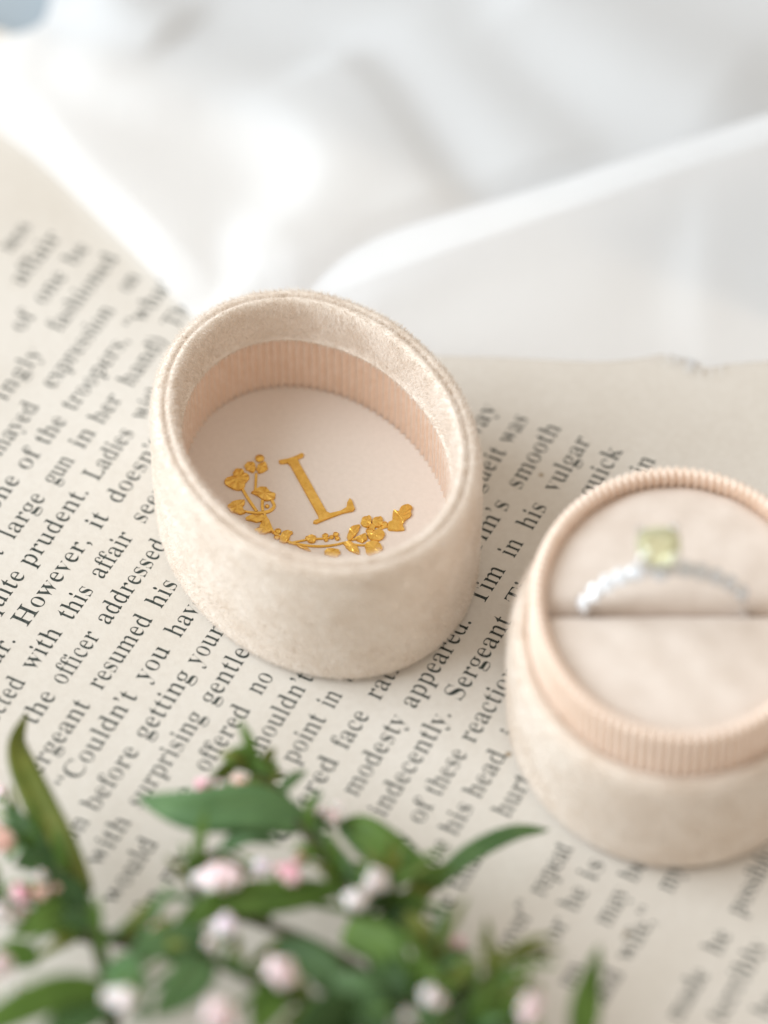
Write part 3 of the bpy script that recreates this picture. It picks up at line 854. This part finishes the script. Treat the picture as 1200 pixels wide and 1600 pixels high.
# two soft cushion halves with the slit between them
def cushion(sign):
    a, b = BA - 4.35, BB - 4.35
    n, m = 60, 26
    P = np.zeros((n, m, 3))
    for i in range(n):
        x = -b * 0.999 + 2 * b * 0.999 * i / (n - 1)          # across the box
        depth = a * math.sqrt(max(0.0, 1 - (x / b) ** 2))      # how far the half reaches
        for j in range(m):
            f = j / (m - 1)
            d = 0.3 + f ** 1.4 * max(0.0, depth - 0.3)
            roll = 3.0 * (1 - math.sqrt(max(0.0, 1 - (1 - min(1.0, (d - 0.3) / 2.4)) ** 2)))           # rolls down into the slit
            wall = 0.5 * max(0.0, 1 - (depth - d) / 2.0) ** 2
            puff = 0.7 * math.sin(math.pi * f) * (1 - (x / b) ** 2)
            P[i, j] = (sign * d, x, BPAD + puff - roll - wall + 0.05 * math.sin(x * 0.9 + d * 0.5))
    me = grid_mesh("cushion", P if sign < 0 else P[::-1], [M_PAD])
    return link("cushion_half", me, box)
cushion(1); cushion(-1)
V, F = oval_disc(BA - 4.3, BB - 4.3, BPAD - 3.2, rings=3)
link("slit_floor", new_mesh("slit_floor", V, F, [M_PAD]), box)

# ---- the ring, standing in the slit
RINGX, RINGY, RINGZ, RINGA = 37.95, -37.23, 23.90, 0.0
def gem_mesh(name, rx, ry, table, crown, pav, sides, m, cushion=0.0):
    ang = [2 * math.pi * (k + 0.5) / sides for k in range(sides)]
    def ringpts(s, z, off=0.0):
        o = []
        for w in ang:
            c, q = math.cos(w + off), math.sin(w + off)
            if cushion:
                e = 2.0 / (2.0 + cushion)
                c = math.copysign(abs(c) ** e, c); q = math.copysign(abs(q) ** e, q)
            o.append((rx * s * c, ry * s * q, z))
        return o
    V = ringpts(table, crown) + ringpts((1 + table) / 2 + 0.06, crown * 0.55, math.pi / sides) + ringpts(1.0, 0.0) + ringpts(1.0, -0.12 * crown) + ringpts(0.55, -pav * 0.55, math.pi / sides) + [(0, 0, -pav)]
    F = [tuple(range(sides))]
    def strip(a, b):
        for k in range(sides):
            k2 = (k + 1) % sides
            F.append((a + k, b + k, a + k2)); F.append((a + k2, b + k, b + k2))
    s = sides
    strip(0, s); strip(s, 2 * s)
    for k in range(s):
        F.append((2 * s + k, 3 * s + k, 3 * s + (k + 1) % s, 2 * s + (k + 1) % s))
    strip(3 * s, 4 * s)
    for k in range(s):
        F.append((4 * s + k, 5 * s, 4 * s + (k + 1) % s))
    me = new_mesh(name, np.array(V) * MM, F, [m], smooth=False)
    bm = bmesh.new(); bm.from_mesh(me); bmesh.ops.recalc_face_normals(bm, faces=bm.faces); bm.to_mesh(me); bm.free()
    return me

RR = 11.0
ring = thing("engagement_ring", "silver ring with pale yellow green stone standing in the cushion slit", "ring",
             (RINGX * MM, RINGY * MM, (RINGZ - 2.6) * MM), math.radians(RINGA))
ring.rotation_euler = (0, math.radians(-6.0), math.radians(RINGA))
# band in the x-z plane of the ring
def band_pt(phi, r=RR):
    return np.array([r * math.cos(phi), 0.0, r * math.sin(phi)])
phis = np.linspace(0, 2 * math.pi, 120, endpoint=False)
PBN = np.zeros((120, 12, 3))
for i, ph in enumerate(phis):
    er = np.array([math.cos(ph), 0, math.sin(ph)]); ey = np.array([0, 1.0, 0])
    up = max(0.0, math.sin(ph))
    # the shoulders swell and twist into pointed links
    sw = 0.80 + 0.5 * up * abs(math.sin(ph * 7.5))
    for j in range(12):
        w = 2 * math.pi * j / 12
        PBN[i, j] = er * (RR + 0.5 * math.cos(w)) + ey * (0.75 * sw * math.sin(w))
link("band", grid_mesh("band", PBN, [M_SILVER], closed_u=True, closed_v=True), ring)
stone_me = gem_mesh("accent_stone", 1.15, 1.15, 0.55, 0.42, 0.75, 8, M_DIAMOND)
V = []
bez = oval_profile(1.2, 1.2, [(0.35, -0.9), (0.05, -0.25), (-0.02, 0.12), (0.12, 0.2), (0.2, 0.05)], 20)
bez_me = grid_mesh("bezel", bez, [M_SILVER], closed_u=True)
for deg in (152, 139, 127, 116, 106, 74, 64, 53, 41, 28):
    ph = math.radians(deg)
    er = Vector((math.cos(ph), 0, math.sin(ph)))
    er = (er + Vector((0, -0.75, 0.1))).normalized()
    q = Vector((0, 0, 1)).rotation_difference(er)
    p = Vector((math.cos(ph), 0, math.sin(ph))) * (RR + 0.25) + er * 0.95
    b = link("bezel", bez_me, ring)
    b.rotation_mode = 'QUATERNION'; b.rotation_quaternion = q; b.location = p * MM
    s = link("accent_stone", stone_me, b)
    s.location = (0, 0, 0.12 * MM)
cz = RR + 5.2
stone = link("center_stone", gem_mesh("center_stone", 3.0, 3.3, 0.6, 1.2, 3.4, 10, M_PERIDOT, cushion=0.7), ring)
stone.location = (0, 0, cz * MM)
for sx in (-1, 1):
    for sy in (-1, 1):
        link("prong", tube_mesh("prong", [(0.5 * sx, 0.5 * sy, RR + 0.2), (1.75 * sx, 1.85 * sy, RR + 2.3), (2.45 * sx, 2.65 * sy, cz + 0.1), (2.05 * sx, 2.2 * sy, cz + 0.85)], [0.4, 0.36, 0.38, 0.46], [M_SILVER], sides=8), ring)
gal = oval_profile(1.95, 2.0, [(0.0, RR + 1.75), (-0.25, RR + 2.1), (0.0, RR + 2.45), (0.35, RR + 2.1)], 32)
link("basket", grid_mesh("basket", gal, [M_SILVER], closed_u=True, closed_v=True), ring)
for a in range(6):
    w = math.radians(a * 60 + 30)
    s = link("accent_stone", stone_me, ring)
    s.location = (2.35 * math.cos(w) * MM, 2.35 * math.sin(w) * MM, (RR + 2.1) * MM)
    s.rotation_euler = (0, math.radians(65), w)
    s.rotation_mode = 'XYZ'
    s.rotation_euler = (Vector((math.cos(w), math.sin(w), 0.35))).to_track_quat('Z', 'Y').to_euler()


# ------------------------------------------------------------------ white cloth
CLOTH_EDGE = [(-76.9, 89.8), (-66.4, 83.4), (-60.0, 76.7), (-52.6, 68.9), (-44.2, 58.3), (-36.9, 48.9), (-29.8, 39.0), (-22.9, 30.5), (-12.4, 31.8), (-1.0, 40.3), (8.7, 44.9), (21.4, 50.2), (35.3, 56.3), (49.3, 62.8), (65.5, 69.7), (79.9, 76.3)]
CLOTH_BACK = [(-77.1, 92.7), (-66.9, 91.3), (-61.1, 96.8), (-55.7, 99.3), (-53.6, 104.5), (-53.4, 125.7), (-50.1, 144.6), (-36.5, 154.3), (-21.5, 156.0), (-6.5, 156.0), (10.8, 156.0), (28.0, 156.0), (45.2, 156.0), (62.4, 156.0), (79.7, 156.0), (96.7, 154.3)]
RIDGES = [
    ([(-56.7, 93.3), (-47.4, 88.9), (-37.1, 84.6), (-27.1, 85.3), (-18.0, 82.5), (-10.9, 75.4), (-7.9, 65.6), (-10.7, 56.8), (-18.4, 50.0), (-26.1, 45.4)], 2.9, 12, 7.5, 0.16),
    ([(-64.6, 90.4), (-56.3, 86.7), (-47.8, 76.8), (-41.4, 65.6), (-34.1, 53.4), (-26.9, 41.4)], 1.3, 12, 14, 0.2),
    ([(-13.2, 95.4), (-4.0, 82.5), (3.0, 67.0), (8.8, 52.7)], 3.0, 8, 14, 0.2),
    ([(4.1, 113.3), (12.1, 92.5), (19.9, 75.4), (25.5, 62.9)], 2.4, 13, 13, 0.2),
    ([(16.5, 115.6), (30.6, 100.7), (42.4, 90.5), (64.8, 79.0)], 3.6, 17, 15, 0.2),
    ([(-46.4, 112.8), (-39.7, 100.9), (-30.4, 95.0)], 3.4, 10, 9, 0.3),
    ([(-26.0, 42.7), (-17.3, 38.8), (-7.7, 38.8)], 1.5, 10, 10, 0.3)]
FOLD_LOW = [(-17.2, 31.7, 0.1), (-7.6, 29.8, 0.1), (0.0, 30.8, 0.1), (8.6, 30.3, 0.1), (19.1, 29.8, 0.1), (30.5, 29.0, 0.1), (37.2, 29.5, 0.1), (41.5, 30.5, 0.3), (45.0, 29.6, 0.3), (48.1, 28.0, 0.1), (52.4, 28.7, 0.2), (62.9, 29.8, 0.1), (76.4, 31.7, 0.1)]
FOLD_CREST = [(-16.8, 35.2, 0.5), (-9.1, 40.1, 1.6), (-1.0, 43.3, 3.2), (8.7, 46.7, 4.8), (19.3, 50.5, 6.0), (31.1, 55.2, 7.0), (37.9, 58.2, 7.4), (42.9, 60.3, 7.6), (46.4, 61.9, 7.6), (49.4, 63.3, 7.6), (53.9, 65.2, 7.6), (65.0, 70.1, 7.6), (79.2, 76.3, 7.6)]
FRAY = (132, 16)

def poly_dist(X, Y, C):
    """distance, signed side and position (0..1) along the polyline C for arrays X, Y"""
    best = np.full(X.shape, 1e9); side = np.zeros(X.shape); pos = np.zeros(X.shape)
    n = len(C) - 1
    for i in range(n):
        a, b = C[i, :2], C[i + 1, :2]
        d = b - a; L = d @ d + 1e-9
        t = np.clip(((X - a[0]) * d[0] + (Y - a[1]) * d[1]) / L, 0, 1)
        ex, ey = X - a[0] - t * d[0], Y - a[1] - t * d[1]
        q = np.hypot(ex, ey)
        m = q < best
        best = np.where(m, q, best)
        side = np.where(m, np.sign(d[0] * ey - d[1] * ex), side)
        pos = np.where(m, (i + t) / n, pos)
    return best, side, pos

def smooth01(x, a, b):
    t = np.clip((x - a) / (b - a), 0, 1)
    return t * t * (3 - 2 * t)

cloth = thing("draped_cloth", "sheer white cloth in soft folds lying across the top of the page", "cloth", (0, 0, 0.0004))
EDGE = catmull([(x, y, 0) for x, y in CLOTH_EDGE], 240)
BACK = catmull([(x, y, 0) for x, y in CLOTH_BACK], 240)
NT = 230
tt = np.linspace(0, 1, NT)[None, :]
X = EDGE[:, 0:1] * (1 - tt) + BACK[:, 0:1] * tt
Y = EDGE[:, 1:2] * (1 - tt) + BACK[:, 1:2] * tt
Uc = X * CU + Y * SU
base = 0.45 - (BZ - 0.4) * smooth01(Uc, U1 - 6, U1 + 60)
acc = np.zeros(X.shape)
dip = np.zeros(X.shape)
for pts, amp, sl, sr, fade in RIDGES:
    C = catmull([(x, y, 0) for x, y in pts], 30)
    d, side, pos = poly_dist(X, Y, C)
    sg = np.where(side > 0, sl, sr)
    am = amp * (smooth01(pos, -0.01, fade) * smooth01(1 - pos, -0.01, fade))
    if amp > 0:
        acc += (am * np.exp(-(d / sg) ** 2)) ** 2.2
    else:
        dip = dip + am * np.exp(-(d / sg) ** 2)
hgt = acc ** (1 / 2.2) + dip
hgt += 0.35 * np.sin(X * 0.13 + 0.05 * Y) * np.sin(Y * 0.10 + 1.0) + 0.35
lift = smooth01(tt * np.hypot(BACK[:, 0:1] - EDGE[:, 0:1], BACK[:, 1:2] - EDGE[:, 1:2]), 0, 16)
Z = base + hgt * (0.12 + 0.88 * lift)
drape = link("drape", grid_mesh("drape", np.stack([X, Y, Z], 2), [M_CLOTH]), cloth)
# the turned-over front fold
LO = catmull(FOLD_LOW, 200)
for q in LO:
    q[2] = page_z(q[0] * CU + q[1] * SU, q[0] * SU - q[1] * CU) - 0.30     # the edge lies on the page
CR = catmull(FOLD_CREST, 200)
ker = np.hanning(61); ker /= ker.sum()
LS = np.stack([np.convolve(np.pad(LO[:, c], 30, mode="reflect", reflect_type="odd"), ker, mode="valid") for c in range(3)], 1)
sidx = np.arange(200)
rows = []
for g in np.linspace(0, 1, 50):
    q = LS * (1 - g) + CR * g + (LO - LS) * (1 - g) ** 6
    wr = (0.22 * np.sin(sidx * 0.045 + 2.0 * g) + 0.12 * np.sin(sidx * 0.10 - 3.0 * g + 1.0)) * math.sin(g * math.pi) ** 0.7
    q[:, 2] = LO[:, 2] + (CR[:, 2] - LO[:, 2]) * (0.35 * g + 0.65 * g ** 2.0) + wr
    for e in q:
        e[2] = max(e[2], page_z(e[0] * CU + e[1] * SU, e[0] * SU - e[1] * CU) - 0.30 + 0.6 * g)
    rows.append(q)
T = frames(CR)
bk = np.stack([-T[:, 1], T[:, 0], np.zeros(200)], 1)
for f in np.linspace(0.06, 1, 22):
    q = CR + bk * (11.0 * math.sin(f * math.pi / 2) * (0.4 + 0.6 * f))
    q[:, 2] = CR[:, 2] - (CR[:, 2] - 0.9) * (1 - math.cos(f * math.pi / 2))
    rows.append(q)
link("turned_fold", grid_mesh("turned_fold", np.stack(rows, 1), [M_CLOTH]), cloth)
# loose threads along the raw edge
for i in range(36):
    k = int(np.clip(rng.normal(FRAY[0], FRAY[1]), 2, 197))
    p = LO[k]
    a = rng.uniform(-2.2, -0.9)
    L = rng.uniform(0.8, 3.2)
    d = np.array([math.cos(a), math.sin(a), rng.uniform(-0.05, 0.25)])
    s = np.array([-d[1], d[0], 0]) * rng.uniform(-0.8, 0.8)
    pts = [p + (0, 0, 0.10), p + d * L * 0.5 + s * 0.5, p + d * L + s]
    pts = [(x, y, max(z, 0.25)) for x, y, z in pts]
    link("loose_thread", tube_mesh("loose_thread", pts, [0.06, 0.03], [M_CLOTH], n=8, sides=4), cloth)


# ------------------------------------------------------------------ sprigs of flowers
SPRIGS = [
("flower_sprig", 'sprig with an upright olive leaf and peach buds at the left edge of the page',
  [([(-34.1, -100.0, 13.0), (-36.3, -86.8, 13.6), (-39.2, -78.4, 13.0), (-42.4, -72.3, 13.0), (-46.1, -67.4, 12.0), (-49.4, -62.6, 11.0)], 1.2, 0.5),
   ([(-37.3, -83.4, 13.0), (-42.3, -81.8, 13.6), (-47.5, -78.4, 13.0), (-52.8, -75.6, 12.0)], 0.8, 0.5),
   ([(-37.4, -82.2, 12.8), (-31.4, -85.0, 14.2), (-24.8, -85.4, 14.2)], 0.9, 0.6)],
  [([(-38.9, -74.7, 11.0), (-42.1, -69.2, 13.0), (-46.0, -61.6, 14.0), (-49.2, -52.9, 14.0), (-48.3, -46.3, 13.0)], 4.4, 2, (0.35, -0.85, 0.45)),
   ([(-45.6, -68.0, 12.0), (-47.2, -66.8, 14.0), (-50.2, -62.1, 14.0)], 3.0, 3, (0, -0.5, 1)),
   ([(-42.4, -72.3, 13.0), (-45.3, -71.4, 14.0), (-48.6, -72.0, 14.0)], 3.8, 3, (0, -0.5, 1)),
   ([(-41.0, -74.3, 13.0), (-44.1, -77.7, 15.0), (-49.2, -75.7, 15.0)], 3.6, 1, (0, -0.5, 1)),
   ([(-40.0, -78.4, 13.0), (-43.8, -82.0, 15.4), (-48.3, -83.6, 14.8)], 3.8, 1, (0, -0.5, 1)),
   ([(-39.1, -79.5, 13.2), (-40.8, -76.7, 15.0), (-45.0, -75.4, 16.0)], 3.2, 3, (0, -0.5, 1)),
   ([(-36.9, -83.4, 13.0), (-39.4, -81.3, 14.4), (-42.7, -81.3, 14.4)], 3, 3, (0, -0.5, 1)),
   ([(-35.1, -95.8, 20.5), (-40.9, -98.5, 23.6), (-47.8, -102.6, 24.0), (-52.6, -105.8, 22.0)], 4.6, 1, (0, -0.6, 1)),
   ([(-34.5, -88.1, 15.6), (-32.5, -93.5, 19.2), (-29.7, -101.4, 21.0)], 5, 0, (0, -0.5, 1)),
   ([(-35.0, -94.8, 16.8), (-38.5, -100.4, 21.0), (-43.2, -103.3, 21.0)], 5, 0, (0, -0.5, 1)),
   ([(-44.4, -87.4, 14.6), (-47.7, -87.0, 15.4), (-51.7, -88.1, 15.6)], 3.6, 1, (0, -0.5, 1))],
  [((-49.7, -69.1, 15.0), 2.0, 'peach'), ((-47.2, -78.1, 16.0), 1.7, 'pink'), ((-44.9, -77.7, 15.0), 1.4, 'peach'), ((-49.3, -82.0, 17.2), 2.1, 'white'), ((-48.5, -91.6, 19.7), 2.0, 'blush'), ((-51.4, -56.9, 9.0), 1.2, 'blush')],
  (44, 23)),
("flower_sprig", 'sprig of blush buds with a broad leaf pointing left, in front of the lid',
  [([(4.9, -98.7, 11.0), (0.0, -90.6, 13.4), (-3.3, -80.7, 13.4), (-6.7, -73.7, 15.0), (-10.9, -67.2, 16.0), (-14.4, -61.5, 16.0), (-17.5, -57.6, 15.0), (-20.9, -55.5, 14.0)], 1.0, 0.45),
   ([(0.0, -90.6, 13.4), (-8.2, -85.9, 15.2), (-16.5, -82.0, 15.4), (-22.4, -79.7, 15.0), (-24.8, -76.2, 15.0), (-24.3, -72.7, 15.0), (-21.0, -70.1, 15.0)], 0.8, 0.45),
   ([(-3.3, -80.7, 13.4), (0.0, -77.7, 15.0), (0.8, -74.4, 16.0)], 0.6, 0.4),
   ([(1.6, -94.2, 13.0), (-11.4, -94.1, 15.8), (-22.2, -88.1, 15.6), (-29.7, -85.2, 14.2)], 0.9, 0.5)],
  [([(-10.3, -67.0, 16.0), (-16.8, -65.8, 18.0), (-25.2, -65.4, 17.0), (-32.5, -62.1, 15.0)], 6.4, 0, (0, -0.8, 1)),
   ([(-3.3, -75.5, 14.0), (-7.5, -70.6, 15.0), (-11.6, -65.3, 16.0)], 3.2, 0, (0.3, -0.4, 1)),
   ([(-6.7, -76.9, 15.0), (-14.1, -79.3, 17.0), (-21.5, -80.3, 17.0), (-26.2, -83.8, 14.8)], 4.6, 1, (0, -0.5, 1)),
   ([(-21.2, -55.8, 15.0), (-18.3, -56.4, 17.0), (-14.9, -59.1, 16.0)], 2.6, 1, (0, -0.8, 0.6)),
   ([(-21.4, -55.9, 14.0), (-21.6, -58.7, 14.0), (-21.0, -61.9, 15.0)], 2.2, 2, (0.9, -0.4, 0.4)),
   ([(-15.2, -61.0, 16.0), (-13.5, -62.3, 15.0), (-11.0, -66.5, 15.0)], 2.0, 2, (0, -0.4, 1)),
   ([(-21.0, -70.1, 15.0), (-18.0, -68.8, 16.0), (-13.4, -70.1, 16.0)], 2.4, 3, (0, -0.5, 1)),
   ([(-5.5, -64.3, 12.0), (-2.1, -67.3, 14.0), (3.4, -71.2, 13.0), (8.2, -72.3, 9.0)], 4.6, 1, (0.1, -0.5, 1)),
   ([(-5.1, -63.5, 12.0), (-3.4, -67.1, 13.0), (0.0, -73.3, 13.0)], 4.2, 0, (0.4, -0.4, 1)),
   ([(3.4, -76.3, 10.0), (4.6, -74.4, 11.0), (7.6, -70.3, 9.0)], 3.0, 2, (0, -0.5, 1)),
   ([(5.5, -72.4, 8.0), (11.0, -67.2, 9.0), (17.1, -62.8, 8.0), (22.2, -60.0, 5.0)], 2.6, 0, (0, -0.4, 1)),
   ([(0.0, -79.1, 14.0), (3.3, -82.5, 14.6), (7.4, -86.8, 13.6)], 4.2, 3, (0, -0.5, 1)),
   ([(-5.0, -82.5, 14.6), (0.0, -86.5, 16.2), (3.3, -94.8, 16.8)], 5, 1, (0, -0.5, 1)),
   ([(-14.0, -85.9, 15.2), (-8.2, -89.9, 16.8), (-3.2, -96.8, 17.0)], 5, 3, (0, -0.5, 1)),
   ([(-22.2, -85.9, 15.2), (-27.1, -86.1, 17.0), (-33.6, -88.8, 16.6)], 4.6, 0, (0, -0.5, 1)),
   ([(-22.9, -88.8, 16.6), (-25.1, -94.6, 19.4), (-29.0, -99.8, 20.0)], 5.5, 0, (0, -0.5, 1)),
   ([(-13.0, -93.1, 16.5), (-14.6, -97.2, 19.0), (-16.1, -102.0, 19.0)], 5, 1, (0, -0.5, 1)),
   ([(-3.7, -94.1, 15.8), (-1.6, -98.1, 19.0), (0.0, -102.9, 19.0)], 5, 3, (0, -0.5, 1))],
  [((-21.3, -78.1, 19.0), 2.9, 'blush'), ((-16.1, -74.3, 17.0), 1.4, 'lilac'), ((-12.3, -77.0, 18.0), 1.9, 'pink'), ((-18.9, -61.3, 17.0), 1.6, 'peach'), ((-23.9, -60.1, 15.0), 1.5, 'pink'), ((-29.5, -83.8, 15.7), 1.7, 'pink'), ((-0.7, -78.1, 19.0), 2.2, 'white'), ((-3.6, -81.3, 19.0), 2.1, 'white'), ((-7.2, -64.7, 14.0), 1.6, 'blush'), ((-20.3, -85.4, 18.6), 2.0, 'lilac'), ((-12.9, -95.0, 23.0), 2.7, 'blush'), ((-32.4, -99.4, 23.8), 2.2, 'white'), ((-20.3, -102.8, 25.0), 2.9, 'blush'), ((-10.6, -71.1, 14.0), 1.3, 'peach')],
  (84, 11)),
("flower_sprig", 'dark leafy sprig with few pale buds along the bottom edge of the picture',
  [([(-14.7, -100.6, 11.0), (-3.3, -97.4, 15.0), (6.5, -94.8, 16.8), (13.1, -91.5, 16.2), (15.7, -86.3, 14.4)], 1.1, 0.5),
   ([(0.0, -100.0, 13.0), (9.7, -100.7, 17.0), (17.8, -99.4, 18.0)], 0.9, 0.5),
   ([(3.3, -95.7, 16.0), (5.7, -92.1, 17.2), (7.4, -86.5, 16.2)], 0.7, 0.4)],
  [([(13.8, -100.0, 16.0), (14.3, -93.1, 16.5), (14.7, -85.0, 14.2)], 3.4, 2, (0.2, -0.8, 0.6)),
   ([(24.6, -102.6, 17.0), (25.5, -96.1, 18.8), (27.6, -87.0, 17.2)], 4.0, 1, (0.1, -1, 0.5)),
   ([(7.3, -94.8, 16.8), (5.5, -92.8, 18.2), (4.5, -85.4, 16.0)], 4, 1, (0, -0.5, 1)),
   ([(8.1, -94.8, 16.8), (6.4, -98.8, 20.0), (3.2, -100.7, 20.0)], 4.5, 0, (0, -0.5, 1)),
   ([(11.4, -92.6, 16.4), (9.8, -91.0, 17.0), (7.4, -88.8, 16.6)], 4, 1, (0, -0.5, 1)),
   ([(4.1, -95.3, 16.9), (0.8, -92.1, 17.2), (-0.8, -85.9, 15.2)], 4.5, 3, (0, -0.5, 1)),
   ([(0.0, -97.1, 16.0), (-3.3, -94.3, 17.6), (-6.5, -92.1, 17.2)], 5, 0, (0, -0.5, 1)),
   ([(-3.2, -98.1, 16.0), (-6.5, -98.1, 19.0), (-10.5, -99.1, 19.0)], 5, 3, (0, -0.5, 1)),
   ([(14.6, -98.8, 17.0), (16.2, -97.2, 19.0), (17.3, -92.1, 17.2)], 3, 2, (0, -0.5, 1)),
   ([(-6.5, -99.4, 15.0), (-8.1, -100.1, 19.0), (-12.0, -101.7, 20.0)], 5, 3, (0, -0.5, 1)),
   ([(13.0, -96.8, 17.0), (11.3, -100.1, 19.0), (9.6, -103.9, 19.0)], 5, 3, (0, -0.5, 1))],
  [((18.2, -99.2, 22.0), 2.3, 'blush'), ((9.3, -86.5, 17.1), 1.0, 'pink'), ((5.8, -98.3, 22.7), 1.8, 'white')],
  (90, 31))]

def leaf_mesh(name, pts, width, m, nrm=(0.0, -0.35, 1.0), fold=0.25, tip=1.0):
    C = catmull(pts, 20)
    T = frames(C)
    nrm = np.array(nrm, float)
    V, F = [], []
    n = len(C)
    for i, (c, t) in enumerate(zip(C, T)):
        f = i / (n - 1)
        w = 0.5 * width * (max(0.0, math.sin(math.pi * min(1, 0.06 + 0.94 * f) ** 0.85)) ** 0.75) + 0.06
        s = np.cross(t, nrm); s /= np.linalg.norm(s) + 1e-9
        u = np.cross(s, t); u /= np.linalg.norm(u) + 1e-9
        th = 0.09 * (1 - 0.5 * f)
        for k, (a, b) in enumerate(((-1, fold), (-0.5, fold * 0.35), (0, -0.02), (0.5, fold * 0.35), (1, fold))):
            V.append(c + s * a * w + u * (b * w + th))
        for k, (a, b) in enumerate(((1, fold), (0.5, fold * 0.35), (0, -0.18), (-0.5, fold * 0.35), (-1, fold))):
            V.append(c + s * a * w * 0.99 + u * (b * w - th))
    for i in range(n - 1):
        for k in range(10):
            k2 = (k + 1) % 10
            F.append((i * 10 + k, i * 10 + k2, (i + 1) * 10 + k2, (i + 1) * 10 + k))
    F.append(tuple(range(10))[::-1]); F.append(tuple((n - 1) * 10 + k for k in range(10)))
    return new_mesh(name, np.array(V) * MM, F, [m])

def bud_meshes(kind):
    """a closed five-petalled bud about 1 mm in radius, and its green cup"""
    n, m = 30, 12
    P = np.zeros((n, m, 3))
    for i in range(n):
        w = 2 * math.pi * i / n
        for j in range(m):
            f = j / (m - 1)
            r = math.sin(math.pi * (0.10 + 0.86 * f)) ** 0.8 * (1.0 - 0.12 * f)
            lobe = 1 + 0.34 * math.cos(5 * w + 2.2 * f) * f * math.sin(math.pi * f) ** 0.5 + 0.07 * math.cos(10 * w + 1) * f + 0.08 * math.cos(w * 2 + 3 * f)
            P[i, j] = (r * lobe * math.cos(w + 0.5 * f), r * lobe * math.sin(w + 0.5 * f), -0.95 + 2.3 * f)
    body = grid_mesh("bud_" + kind, P, [M_PETAL[kind]], closed_u=True)
    cp = np.zeros((20, 6, 3))
    for i in range(20):
        w = 2 * math.pi * i / 20
        for j in range(6):
            f = j / 5
            cp[i, j] = ((0.2 + 0.78 * f ** 0.6 + 0.05 * (1 if (i % 4) < 2 else -1) * f) * math.cos(w), (0.2 + 0.78 * f ** 0.6) * math.sin(w), -1.15 + (0.75 + 0.22 * math.cos(5 * w)) * f)
    cup = grid_mesh("calyx", cp, [M_LEAF[1]], closed_u=True)
    return body, cup
BUD = {k: bud_meshes(k) for k in M_PETAL}

def nearest_on(stems, p):
    best, bd = None, 1e9
    for s in stems:
        d = np.linalg.norm(s - p, axis=1)
        i = d.argmin()
        if d[i] < bd:
            bd, best = d[i], s[i]
    return best

def add_bud(root, stems, p, r, kind, aim=None):
    p = np.array(p, float)
    q = nearest_on(stems, p)
    d = p - q
    if np.linalg.norm(d) < 0.5:
        d = np.array([0, -0.2, 1.0])
    d = d / np.linalg.norm(d)
    aimv = Vector(aim) if aim else Vector((d[0] + random.uniform(-.3, .3), d[1] + random.uniform(-.3, .3), max(0.25, d[2]) + 0.2))
    b = link("flower_bud", BUD[kind][0], root)
    b.location = Vector(p) * MM
    b.rotation_euler = aimv.to_track_quat('Z', 'Y').to_euler()
    b.scale = (r * random.uniform(0.78, 1.05), r * random.uniform(0.78, 1.05), r * random.uniform(0.85, 1.2))
    c = link("calyx", BUD[kind][1], b)
    av = np.array(aimv.normalized())
    root_p = p - av * r * 1.1
    mid = (root_p + q) / 2 + np.array([0, 0, 0.4]) - av * 0.4
    link("flower_stalk", tube_mesh("flower_stalk", [q, mid, root_p], [0.34, 0.28, 0.26], [M_LEAF[1]], n=8, sides=6), root)

for name, label, stems, leaves, buds, fill in SPRIGS:
    b0 = np.array(stems[0][0][0]); 
    root = thing("flower_sprig", label, "flower sprig", (0, 0, 0), 0, "sprigs of pink buds in front of the boxes")
    curves = []
    for pts, r0, r1 in stems:
        link("stem", tube_mesh("stem", pts, [r0, r1], [M_STEM], n=6 * len(pts), sides=8), root)
        curves.append(catmull(pts, 40))
    for pts, w, mi, nrm in leaves:
        link("leaf", leaf_mesh("leaf", pts, w, M_LEAF[mi], nrm), root)
    for p, r, kind in buds:
        add_bud(root, curves, p, r * 0.78, kind)
        for _ in range(random.choice((1, 1, 2))):
            add_bud(root, curves, np.array(p) + np.array([random.uniform(-3.2, 3.2), random.uniform(-3.2, 2.5), random.uniform(-2.5, 1.0)]), r * random.uniform(0.38, 0.6), random.choice((kind, "white", "blush")))
    g = np.random.default_rng(fill[1])
    for i in range(fill[0]):
        C = curves[int(g.integers(len(curves)))]
        i0 = int(g.integers(4, 38))
        p = C[i0]; t = C[i0 + 1] - C[i0]; t /= np.linalg.norm(t)
        a = g.uniform(0, 2 * math.pi)
        ref = np.cross(t, (0.2, 0.3, 0.93)); ref /= np.linalg.norm(ref)
        bn = np.cross(t, ref)
        d = t * g.uniform(0.3, 1.0) + ref * math.cos(a) + bn * math.sin(a)
        d /= np.linalg.norm(d)
        L = g.uniform(4.5, 9.5)
        e = p + d * L; e[2] = max(e[2], 1.2)
        mid = (p + e) / 2 + np.array([0, 0, g.uniform(0.2, 1.4)])
        link("leaf", leaf_mesh("leaf", [p, mid, e], g.uniform(0.8, 1.7), M_LEAF[int(g.choice([0, 1, 1, 1, 2, 2]))]), root)
